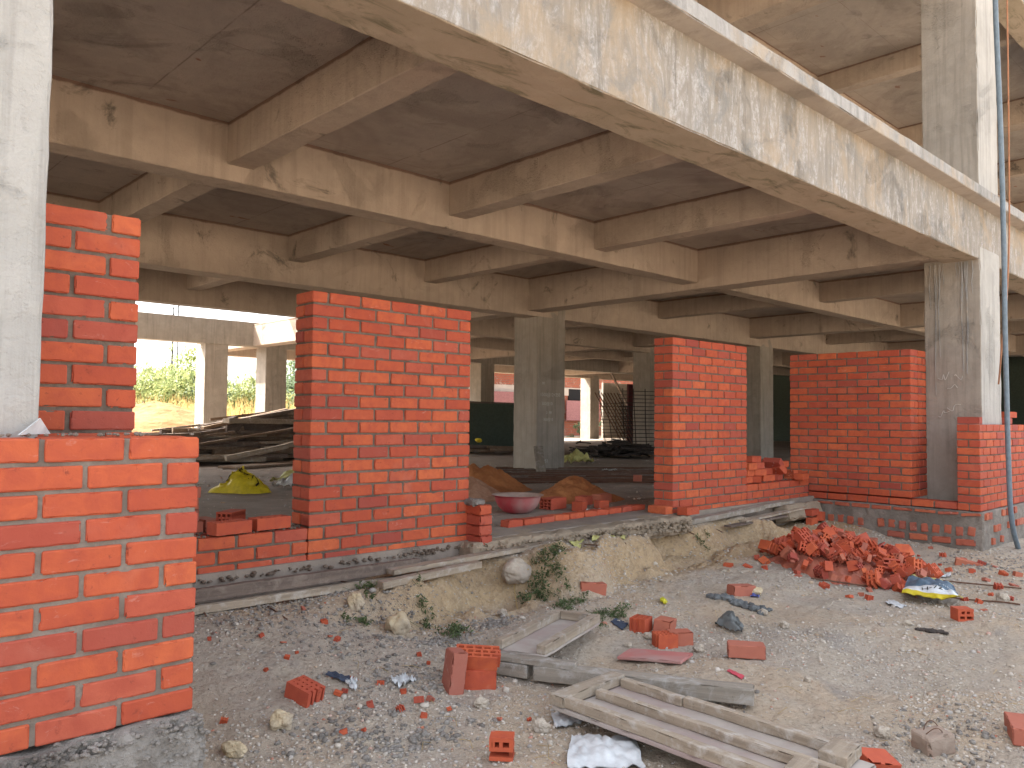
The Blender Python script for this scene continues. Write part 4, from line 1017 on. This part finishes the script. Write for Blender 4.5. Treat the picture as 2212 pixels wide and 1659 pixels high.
scrap('plastic_scrap', 'white rag tied among the roots at the end of the short plank', 'plastic', ((1006,1215),(1020,1200),(1032,1212),(1015,1236)), 'white_pl', .016, 7, .008)
scrap('plastic_scrap', 'white plastic shred behind the cement bag', 'plastic', ((2032,1245),(2045,1236),(2055,1233),(2052,1245)), 'white_pl', .012, 6, .008)
mb = MB(); p0 = gp(1595, 1302)
for k in range(70):
    u = random.random(); a, b = gp(1535, 1283), gp(1650, 1320); p = a*(1-u)+b*u; rock(mb, (p.x-p0.x+random.gauss(0, .035), p.y-p0.y+random.gauss(0, .035), float(G(p.x, p.y))-p0.z+.012), random.uniform(.015, .04), 0)
o = mb.build('cement_lumps', M['lump']); o.location = p0; tag(o, 'dark grey streak of hardened cement on the dirt', 'cement spill', kind='stuff')
mb = MB(); p0 = gp(2010, 1370)
for k in range(30):
    u = random.random(); a, b = gp(1980, 1364), gp(2042, 1372); p = a*(1-u)+b*u; rock(mb, (p.x-p0.x+random.gauss(0, .015), p.y-p0.y+random.gauss(0, .015), .008), random.uniform(.012, .028), 0, (1.2, 1, .5))
o = mb.build('burnt_scrap', M['char']); o.location = p0; tag(o, 'black burnt scrap lying on the dirt at right', 'scrap')

# ---------------------------------------------------------------- weeds on the bank
def leafcloud(mb, c, r, n, size, flat=.6, elong=1.6):
    for _ in range(n):
        v = Vector((random.gauss(0, .5), random.gauss(0, .5), random.gauss(0, .5))); p = Vector((c[0]+v.x*r[0], c[1]+v.y*r[1], c[2]+v.z*r[2]))
        s_ = size*random.uniform(.5, 1.3); R = Euler((random.gauss(0, flat), random.gauss(0, flat), random.random()*6.3)).to_matrix()
        Q = [R@Vector(q_) for q_ in ((-s_*elong, 0, 0), (0, -s_*.6, s_*.15), (s_*elong, 0, 0), (0, s_*.6, s_*.15))]
        mb.add([tuple(p+q_) for q_ in Q], [(0, 1, 2, 3)])
def weed(label, px, rx, rz, n, size=.012, m='leaf_bank', lift=.02):
    p = gp(*px); mb = MB()
    for k in range(max(3, n//30)):
        c = (random.gauss(0, rx*.6), random.gauss(0, .05), 0); z = float(G(p.x+c[0], min(4.5, p.y+c[1])))-p.z
        leafcloud(mb, (c[0], c[1], z+lift), (rx*.30, .05, rz), 30, size*.8)
        for q_ in range(4): mb.tube([(c[0], c[1], z-.02), (c[0]+random.gauss(0, .04), c[1]+random.gauss(0, .04), z+lift+random.uniform(.0, rz))], .0012, 4)
    o = mb.build('weed', M[m]); o.location = p; return tag(o, label, 'weed', 'weeds on the bank')
weed('bushy green weed right of the big boulder', (1175, 1255), .10, .05, 600); weed('loose weed hanging over the clay bank by the boulder', (1205, 1215), .12, .05, 420)
weed('low creeping weed between the small panel and the bank', (1235, 1305), .16, .02, 420, .010, lift=.01); weed('low weed strip running past the small panel corner', (1315, 1335), .20, .02, 520, .010, lift=.01)
weed('small weed on the slope under the beam', (912, 1330), .05, .05, 200); weed('tuft of weed and rags left of the small panel', (975, 1370), .09, .03, 260)
weed('little weed at the left end of the short plank', (800, 1290), .06, .03, 120); weed('thin weed below the boulder', (1115, 1280), .05, .04, 120); weed('weed in the clay under the yellow scrap', (1520, 1180), .10, .03, 140); weed('dark weed among the stones on the left slope', (765, 1345), .06, .03, 120)
mb = MB(); p0 = gp(1100, 1300)
for k in range(90):
    x = random.uniform(1.3, 6.5); y = random.uniform(1.0, 4.3); z = float(G(x, y)); L = random.uniform(.03, .14); a = random.random()*6.3
    mb.tube([(x-p0.x, y-p0.y, z-p0.z+.004), (x+L*.5*math.cos(a)-p0.x, y+L*.5*math.sin(a)-p0.y, z-p0.z+.012+random.random()*.02), (x+L*math.cos(a+.4)-p0.x, y+L*math.sin(a+.4)-p0.y, float(G(x+L*math.cos(a+.4), y+L*math.sin(a+.4)))-p0.z+.004)], .0011, 4)
o = mb.build('straw', M['straw']); o.location = p0; tag(o, 'bits of straw and twig strewn over the dirt', kind='stuff')
mb = MB(); P = [gp(1118, 1300)+Vector((0, 0, .02)), gp(1112, 1270)+Vector((0, 0, .05)), gp(1128, 1225)+Vector((-.03, -.1, .03))]; mb.tube([p-P[0] for p in catmull(P)], .003, 6); o = mb.build('dry_root', M['straw']); o.location = P[0]; tag(o, 'dry root hanging in front of the boulder', 'root')

# ---------------------------------------------------------------- inside the building
def heap(name, label, c, rx, ry, h, m, cat='sand heap', n=44, amp=.05, sharp=1.15, peaks=None):
    mb = MB(); V = []; F = []; s_ = random.random()*30
    for j in range(n+1):
        r_ = j/n
        for i in range(n*2):
            a = math.pi*i/n; x = rx*r_*math.cos(a)*(1+.08*math.sin(3*a+s_)); y = ry*r_*math.sin(a)*(1+.06*math.cos(2*a+s_))
            z = h*(1-r_)**sharp if r_ > .12 else h*(1-.12)**sharp*(1+.08*(1-r_/.12))
            if peaks:
                for (qx, qy, qr, qh) in peaks: z = max(z, qh*max(0, 1-math.hypot(x-qx, y-qy)/qr))
            z = z*(1+(.25 if rx < 2 else .12)*mn.noise(Vector((x*3/max(1, rx)+s_, y*3/max(1, rx), 0)))) + amp*.5*mn.noise(Vector((x*9, y*9, s_)))*min(1, (1-r_)*5)+amp*.25*mn.noise(Vector((x*28, y*28, s_)))*min(1, (1-r_)*5)
            V.append((x, y, z-.012))
    for j in range(n):
        for i in range(n*2):
            a = j*2*n+i; b = j*2*n+(i+1) % (2*n); F.append((a, b, b+2*n, a+2*n))
    mb.add(V, F); o = mb.build(name, M[m], smooth=True); o.location = c; return tag(o, label, cat, kind='thing')
heap('sand_heap', 'tall reddish sand heap behind the brick stub', (6.85, 7.65, FLOOR), .62, .55, .37, 'sand', peaks=[(-.16, .1, .45, .36), (.1, -.1, .4, .31)])
heap('sand_heap', 'paler brown sand heap in front of the tall one', (6.0, 6.95, FLOOR), .48, .45, .30, 'sand_pale')
heap('sand_heap', 'wide reddish sand heap right of the enamel bowl', (6.88, 6.2, FLOOR), .66, .58, .29, 'sand')
# bowl
t = thing('bowl', 'red enamelled mixing bowl with a pale inside standing on the floor', 'bowl', (5.42, 5.62, FLOOR), world_parts=False)
def lathe(mb, prof, n=48, r=None):
    V = []; F = []
    for (rr_, z) in prof:
        for k in range(n): V.append((rr_*math.cos(2*math.pi*k/n), rr_*math.sin(2*math.pi*k/n), z))
    for j in range(len(prof)-1):
        for k in range(n): F.append((j*n+k, j*n+(k+1) % n, (j+1)*n+(k+1) % n, (j+1)*n+k))
    mb.add(V, F, r); return mb
out = [(.0, 0), (.10, .0), (.145, .02), (.19, .065), (.215, .115), (.225, .155), (.232, .166), (.252, .172), (.254, .177)]
mb = MB(); lathe(mb, out); o = mb.build('shell', M['bowl_out'], smooth=True); o.parent = t
mb = MB(); lathe(mb, [(.254, .1775), (.23, .174), (.218, .155), (.20, .10), (.15, .035), (.0, .012)]); o = mb.build('inside', M['bowl_in'], smooth=True); o.parent = t
# bricks by the bowl
hollow_obj('perforated brick on its side with the holes facing out, right of the bowl', (5.92, 5.62, FLOOR+.062), (math.pi/2*0, math.pi/2, .1), m='brick', L=.11, W=.15, H=.25, nc=3)
hollow_obj('broken perforated brick standing in front of its neighbour near the bowl', (6.02, 5.35, FLOOR+.05), (0, 0, .4), m='brick', L=.16, H=.09, r1=.02)
hollow_obj('small perforated brick right of the broken one by the bowl', (6.36, 5.35, FLOOR+.045), (0, 0, -.3), m='brick', L=.12, H=.08, r1=.02)
brick_obj('brick', 'orange brick at the foot of the wide sand heap', 'brick', (6.48, 5.70, FLOOR+.045), (0, 0, .3), (.10, .06, .048), m='brick'); brick_obj('brick', 'dark brick half sunk in the right foot of the wide sand heap', 'brick', (6.80, 5.72, FLOOR+.045), (0, 0, .1), (.11, .06, .05), m='brick_dusty')
hollow_obj('perforated brick standing far back on the floor before the dark patch', (9.3, 7.15, FLOOR+.06), (math.pi/2, 0, .6), L=.13, H=.12, m='brick_dusty'); hollow_obj('broken perforated brick on the floor left of the narrow wall panel', (8.6, 6.1, FLOOR+.05), (.2, 0, .9), L=.13, r1=.04, m='brick_dusty')
brick_obj('brick', 'small brick piece on the sill by the brick stub', 'brick', (4.35, 4.98, FLOOR+.025), (0, 0, .1), (.07, .05, .028), m='brick_dusty')
x = 4.62; y = 4.90; k = 0
while x < 6.62:
    L = random.uniform(.17, .235); mb = MB(); rbox(mb, (0, 0, 0), (L/2-.004, .05, .032 if k == 0 else .026), (8, 5, 4), .005, None, .003, .03, freq=20)
    o = mb.build('brick', M['brick']); o.location = (x+L/2, y+.055+.045*k*.23, FLOOR+.026); o.rotation_euler = (0, random.gauss(0, .02), .045+random.gauss(0, .02))
    tag(o, 'brick in the single row laid flat along the entrance sill', 'brick', 'row of bricks along the sill'); x += L; k += 1
# yellow sack in the left bay, with print
c0 = Vector((4.27, 9.2, FLOOR))
t = thing('cement_sack', 'bright yellow printed cement sack slumped on the floor of the left bay', 'sack', c0)
mb = MB(); V = []; F = []; n1, n2 = 40, 22
for j in range(n2+1):
    v = j/n2
    for i in range(n1):
        a = 2*math.pi*i/n1; x = .37*math.cos(a); y = .22*math.sin(a); zz = 1-v
        pk = .13*math.exp(-((x*zz+.04)/.10)**2)+.06*math.exp(-((x*zz-.12)/.16)**2)+.03*math.sin(x*zz*14)
        w_ = mn.noise_vector(Vector((x*7, y*7, v*4)))*1.5 + mn.noise_vector(Vector((x*16, y*16, v*9)))*.5
        zt_ = (pk+.11)*(1-zz**2)**.5
        V.append((x*zz+w_.x*.03+.10*(1-abs(x*zz)*2)*0, y*zz+w_.y*.04, max(0.002, zt_+w_.z*.05*(1-zz*.8))))
for j in range(n2):
    for i in range(n1):
        a = j*n1+i; b = j*n1+(i+1) % n1; F.append((a, b, b+n1, a+n1))
c_ = math.cos(-.78); s_ = math.sin(-.78)
V = [(c0.x+x*c_-y*s_, c0.y+x*s_+y*c_, c0.z+z) for x, y, z in V]
mb.add(V, F); sk = mb.build('sack', M['bag_yellow'], t, smooth=True)
fd = Vector((-.42, -.91, 0)).normalized()
drape('lettering', sk, 'UltraTe', .14, M['ink'], t, c0.x-.02, c0.y-.07, rad(-25)+rad(150), .012)
P = [Vector((4.75, 9.35, FLOOR)), Vector((4.85, 9.0, FLOOR)), Vector((5.10, 9.05, FLOOR)), Vector((5.05, 9.5, FLOOR))]
mb = MB(); crumple(mb, [p-P[0] for p in P], 14, 12, .06, 6, .03, .003, .08); o = mb.build('plastic_bag', M['white_pl'], smooth=True); o.location = P[0]; tag(o, 'whitish plastic wrapper lying right of the bright yellow sack', 'plastic')
P = [Vector((5.0, 10.0, FLOOR)), Vector((5.25, 9.6, FLOOR)), Vector((5.7, 9.9, FLOOR)), Vector((5.5, 10.3, FLOOR))]
mb = MB(); crumple(mb, [p-P[0] for p in P], 14, 12, .05, 4, .03, .003, .12); o = mb.build('cement_sack', M['bag_pale'], smooth=True); o.location = P[0]; tag(o, 'flat pale sack partly hidden behind the wide wall panel', 'sack')
P = [Vector((11.9, 11.2, FLOOR)), Vector((11.75, 10.7, FLOOR)), Vector((12.5, 10.7, FLOOR)), Vector((12.6, 11.2, FLOOR))]
mb = MB(); crumple(mb, [p-P[0] for p in P], 18, 14, .08, 6, .03, .003, .16); o = mb.build('cement_sack', M['bag_pale'], smooth=True); o.location = P[0]; tag(o, 'crumpled pale yellow sack on the floor right of the middle column', 'sack')
P = [Vector((10.75, 9.05, FLOOR)), Vector((10.85, 8.85, FLOOR)), Vector((11.05, 8.9, FLOOR)), Vector((11.0, 9.1, FLOOR))]
mb = MB(); crumple(mb, [p-P[0] for p in P], 8, 8, .03, 5, .01); o = mb.build('paper_scrap', M['white_pl'], smooth=True); o.location = P[0]; tag(o, 'white paper scrap among the rods on the floor', 'paper')
board('plank', 'short board leaning at the foot of the middle column', (9.55, 9.35, FLOOR+.02), (9.85, 9.72, FLOOR+.42), .16, .03, 'wood_grey')
# timber pile
g = 'timbers in the pile behind the left bay'
N_ = 0
for k in range(200):
    u = random.random(); x = 5.3+u*3.9; lv = random.random()
    top = FLOOR+.47+.42*min(1, max(0, (x-6.1)/1.5))
    y = 14.4+random.uniform(-.1, 1.6)+.6*(x-5.5)*.35; z = FLOOR+.03+(top-FLOOR)*lv*(1-.0*u)
    y += .5*lv
    L = random.uniform(.9, 2.6); a = random.gauss(.0, .14)+(-.35 if random.random() < .08 else 0); tz = random.gauss(0, .03)+(.22*random.random() if lv > .85 else 0)
    w_ = random.choice((.08, .12, .16, .22)); h_ = random.choice((.04, .06, .08, .10))
    p = Vector((x-L/2*math.cos(a), y-L/2*math.sin(a), max(FLOOR+.01, z-L/2*tz))); q = Vector((x+L/2*math.cos(a), y+L/2*math.sin(a), max(FLOOR+.01, z+L/2*tz)))
    board('timber', 'old timber lying in the tangled pile behind the left bay', p, q, w_, h_, random.choice(('wood_brown', 'wood_brown', 'wood_dark', 'wood_dark', 'wood')), 'timber', g)
board('timber', 'long pale board across the top of the timber pile', (5.6, 14.5, -.60), (8.9, 14.9, -.15), .14, .04, 'wood_brown')
board('timber', 'dark slab standing on edge at the left top of the timber pile', (6.7, 15.2, -.42), (8.5, 15.8, -.20), .05, .24, 'wood_dark', tilt=.3)
board('timber', 'diagonal round-edged timber in the middle of the pile', (6.9, 14.2, -.75), (8.3, 14.2, -.42), .09, .08, 'wood')
board('timber', 'pale beam lying low at the front of the timber pile', (6.2, 14.0, -.82), (7.4, 14.0, -.62), .10, .09, 'wood')
board('timber', 'flat plank on the floor before the timber pile', (5.9, 13.2, FLOOR+.01), (9.2, 14.6, FLOOR+.01), .5, .04, 'wood_brown')
# green sheet barrier
mb = MB(); V = []; F = []; n = 40
for j in range(13):
    for i in range(n+1):
        x = 12.9+i/n*3.3; z = FLOOR+j/12*1.30; f_ = .05*mn.noise(Vector((x*1.6, z*1.2, 0)))+.02*mn.noise(Vector((x*5, z*4, 3))) + .03*max(0, 1-abs((x-13.6)-(1-(z-FLOOR))*1.2)*6)
        V.append((x, 15.8+.15*(x-13)*0+f_, z))
for j in range(12):
    for i in range(n): a = j*(n+1)+i; F.append((a, a+1, a+n+2, a+n+1))
mb.add(V, F); t = thing('sheet_fence', 'dark green sheet hung as a barrier behind the tall sand heap', 'sheet barrier', (14.5, 15.8, FLOOR)); t['kind'] = 'thing'
mb.build('sheet', M['tin'], t, smooth=True); mb = MB(); plank(mb, (12.8, 15.82, FLOOR+1.30), (16.3, 15.82, FLOOR+1.28), .06, .05); mb.build('top_rail', M['wood_dark'], t)
for k in range(12): board('timber', 'dark pole lying before the green sheet barrier', (12.4+random.random()*1.0, 14.6+random.random()*.8, FLOOR+.02+random.random()*.2), (14.2+random.random()*1.2, 14.2+random.random()*1.0, FLOOR+.02+random.random()*.15), .06, .06, random.choice(('wood_brown', 'wood_dark')), 'timber', 'poles before the green barrier')
mb = MB(); rock(mb, (13.1, 15.0, FLOOR+.36), .09, 1); o = mb.build('plastic_wad', M['bag_yellow']); tag(o, 'yellow rag on the poles before the green barrier', 'rag')
# rods lying on the floor
g = 'thin rusty rods lying on the floor'
for k in range(64):
    x = random.uniform(8.2, 10.6); y = random.uniform(6.6, 9.6); L = random.uniform(3, 7); a = random.gauss(-.62, .09); bow = random.gauss(0, .15)
    P = [(L*(u-.5)*math.cos(a)-bow*math.sin(a)*(1-4*(u-.5)**2), L*(u-.5)*math.sin(a)+bow*math.cos(a)*(1-4*(u-.5)**2), .012+.02*random.random()) for u in np.linspace(0, 1, 9)]
    mb = MB(); mb.tube(P, .010, 5); o = mb.build('rebar', M['rust'] if k % 3 else M['wood_dark']); o.location = (x+1.2, y, FLOOR); tag(o, 'thin rod lying in the bundle across the floor', 'rod', g)
# tangled heap of wire and rags
mb = MB()
for k in range(120):
    c = Vector((15.2+random.gauss(0, .45), 12.2+random.gauss(0, .35), FLOOR+.05+abs(random.gauss(0, .09)))); P = [c+Vector((random.gauss(0, .22), random.gauss(0, .22), abs(random.gauss(0, .05)))) for _ in range(4)]
    mb.tube(catmull(P, 4), random.uniform(.012, .03), 5)
o = mb.build('tangled_scrap', M['char']); tag(o, 'dark tangle of wire and rags on the floor by the mesh', 'scrap heap')
# reinforcement meshes
def mesh_panel(label, p, q, H, nv, nh, lean, r=.012):
    p, q = Vector(p), Vector(q); d = (q-p); L = d.length; d.normalize(); n = Vector((-d.y, d.x, 0)); u = (Vector((0, 0, 1))*math.cos(lean)+n*math.sin(lean))
    mb = MB()
    for k in range(nv): a = p+d*(L*k/(nv-1)+random.gauss(0, .02)); mb.tube([a, a+u*H*.5+d*random.gauss(0, .02), a+u*H+d*random.gauss(.0, .03)], r, 5)
    for k in range(nh): z = H*(k+.3)/nh; a = p+u*z; mb.tube([a-d*.08, a+d*L*.5+n*.01, a+d*(L+.1)], r*.8, 5)
    o = mb.build('steel_mesh', M['steel_dark']); return tag(o, label, 'steel mesh')
mesh_panel('upright welded rod mesh leaning by the far column, right one', (16.6, 13.2, FLOOR), (18.1, 12.5, FLOOR), 1.75, 6, 17, .12)
mesh_panel('leaning rod mesh in front of the maroon board, left one', (20.3, 16.9, FLOOR), (22.5, 16.4, FLOOR), 1.55, 9, 14, .2)
mesh_panel('dense rod mesh lying against the dark opening between the other two', (20.0, 15.7, FLOOR), (21.5, 15.1, FLOOR), 1.4, 14, 18, .25)
for k in range(8):
    mb = MB(); a = Vector((19.3+k*.12, 16.2-.03*k, FLOOR)); mb.tube([a+Vector((.5, -.5, 0)), a+Vector((-.1, .25, 1.75))], .018, 5); o = mb.build('rebar', M['rust']); tag(o, 'rod leaning in the fan beside the pale far column', 'rod', 'rods leaning by the far column')
# dark boards and opening beyond
mb = MB(); mb.box((24.0, 18.9, FLOOR), (26.0, 18.97, FLOOR+2.25)); o = mb.build('board', M['maroon']); o.rotation_euler = (0, 0, 0); tag(o, 'dark maroon board standing at the back, between the rod meshes', 'board')
mb = MB(); mb.box((25.6, 19.3, FLOOR), (27.4, 19.36, FLOOR+1.9)); o = mb.build('board', M['black']); tag(o, 'black board standing right of the maroon one', 'board')
t = thing('side_wall', 'grey rendered wall closing the back right of the ground floor', 'wall', (30, 24.6, FLOOR)); t['kind'] = 'thing'
mb = MB(); mb.box((29.2, 24.5, FLOOR), (34, 24.6, 1.72)); mb.build('render_coat', M['col'], t); mb = MB(); mb.box((33.9, 3.2, FLOOR), (34.1, 24.5, 2.47)); mb.build('shade_toned_wall', M['tin'], t)  # end wall coloured dark to stand in for the unlit interior
board('plank', 'long plank leaning high against the grey back wall', (28.6, 22.2, FLOOR+.9), (27.4, 22.6, FLOOR+3.0), .12, .05, 'wood_dark')
# far wall of old brick
t = thing('old_brick_wall', 'old brick wall with pale band beam standing in daylight beyond the columns', 'brick wall', (30, 30, FLOOR)); t['kind'] = 'thing'
mb = MB(); mb.box((20, 29.6, FLOOR-.2), (60, 29.85, 2.35)); mb.build('brickwork', M['far_brick'], t)
mb = MB(); mb.box((20, 29.5, 2.35), (60, 29.95, 2.95)); mb.box((20, 29.55, 1.25), (60, 29.6, 1.68)); mb.build('plaster_band', M['plaster'], t)
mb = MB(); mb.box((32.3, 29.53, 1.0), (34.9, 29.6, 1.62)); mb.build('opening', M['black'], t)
mb = MB(); mb.box((20, 29.5, 2.955), (60, 31, 3.6)); mb.build('upper_band', M['plaster'], t)
mb = MB(); mb.box((25, 29.2, .55), (30.2, 29.26, 1.32)); o = mb.build('board', M['pink']); tag(o, 'long faded pink board against the old brick wall, left', 'board')
mb = MB(); mb.box((31.9, 29.3, -.1), (34.6, 29.36, .98)); o = mb.build('board', M['pink']); tag(o, 'square faded pink board below the dark opening of the old wall', 'board')
def bush(name, label, c, r, n, size, m, cat='bush', trunk=True, group=None, clumps=26):
    t = thing(name, label, cat, c, group, world_parts=False); mb = MB()
    for k in range(clumps):
        v = Vector((random.gauss(0, .45), random.gauss(0, .45), random.gauss(0, .4))); leafcloud(mb, (v.x*r[0], v.y*r[1], r[2]*(1.05+v.z)), (r[0]*.28, r[1]*.28, r[2]*.28), n//clumps, size, .9)
    o = mb.build('crown', M[m]); o.parent = t
    if trunk:
        mb = MB()
        for k in range(7):
            a = random.random()*6.3; mb.tube([(0, 0, 0), (.15*math.cos(a)*r[0], .15*math.sin(a)*r[1], r[2]*.5), (.6*math.cos(a)*r[0], .6*math.sin(a)*r[1], r[2]*random.uniform(.9, 1.4))], [.05, .035, .012], 6)
        o = mb.build('trunk', M['bark']); o.parent = t
    return t
bush('weed', 'leafy weed growing at the foot of the old brick wall', (31.3, 27.3, FLOOR), (.8, .4, .5), 700, .07, 'leaf_dark', 'weed')
# outdoors beyond the left bay
heap('earth_mound', 'sunlit orange earth mound beyond the left bay', (9.0, 25.6, FLOOR-.1), 4.2, 2.6, 1.45, 'earth', 'mound', 50, .07, .6)
heap('earth_mound', 'dark low earth hump before the sunlit mound', (9.6, 22.6, FLOOR-.05), 1.6, .9, .8, 'stone', 'mound', 30, .12, .8)
mb = MB()
for k in range(5200):
    x = random.uniform(6, 24); y = random.uniform(28.3, 33); h = random.uniform(.6, 1.9); a = random.random()*6.3; w_ = .012; b = random.gauss(0, .25); c = random.gauss(0, .25)
    z = FLOOR-.1
    mb.add([(x-w_, y, z), (x+w_, y, z), (x+b*.4+w_*.8, y+c*.4, z+h*.6), (x+b, y+c, z+h), (x+b*.4-w_*.8, y+c*.4, z+h*.6)], [(0, 1, 2, 4), (4, 2, 3)])
o = mb.build('grass', M['straw']); tag(o, 'tall dry yellow grass beyond the earth mound', kind='stuff')
bush('tree', 'wide green tree seen left of the pale far column', (13.8, 37, FLOOR), (3.4, 2.2, 1.75), 9000, .085, 'leaf', 'tree', clumps=60)
bush('tree', 'light green feathery tree seen between the two far columns', (16.6, 34, FLOOR), (2.0, 1.6, 1.5), 5000, .07, 'leaf', 'tree', clumps=44)
bush('tree', 'darker tree behind the edge of the wide wall panel', (20.5, 37, FLOOR), (2.4, 2, 1.7), 5000, .08, 'leaf_dark', 'tree', clumps=40)
bush('bush', 'low green bush in the dry grass', (12.9, 33.5, FLOOR), (1.8, 1.2, .85), 3500, .06, 'leaf', clumps=30)
bush('bush', 'dark bush at the left of the dry grass', (15.2, 35, FLOOR), (1.6, 1.2, 1.3), 3500, .06, 'leaf_dark', clumps=30)
mb = MB()
for (dx, dy) in ((0, 0), (.7, 0), (.35, .6)): mb.tube([(29.6+dx, 80+dy, FLOOR), (29.6+dx*.6+.15, 80+dy, 12)], .06, 5)
for k in range(22): z = FLOOR+k*.6; mb.tube([(29.6, 80, z), (30.3, 80, z+.3), (29.6, 80, z+.6)], .035, 4)
o = mb.build('lattice_mast', M['steel_dark']); tag(o, 'thin lattice mast in the hazy sky beyond the trees', 'mast')

# chalk marks on the middle column front and on the corner column side
fr = [o for o in frame.children if o.name.startswith('column')]
def chalk(s_, x, z, size): return text(s_, size, M['chalk'], frame, (x, 9.894, z), (math.pi/2, 0, 0), 'chalk_writing', .0004)
chalk('1500@12=250', 10.33, .42, .085); chalk('300@10', 10.25, .26, .08); chalk('3  8R', 10.3, .10, .07); chalk('300@10', 10.28, -.02, .07); chalk('1851', 10.2, -.76, .09); chalk('90', 10.15, .62, .07)
mb = MB()
for (y0, z0_) in ((3.05, .52), (3.12, .42), (3.2, .5), (3.1, .16), (3.22, .12)):
    P = [Vector((9.991, y0+.03*q_+random.gauss(0, .012), z0_+random.gauss(0, .035))) for q_ in range(5)]; mb.tube(catmull(P, 5), .0035, 4)
mb.build('chalk_writing', M['chalk'], frame)
print('objects', len(bpy.data.objects))
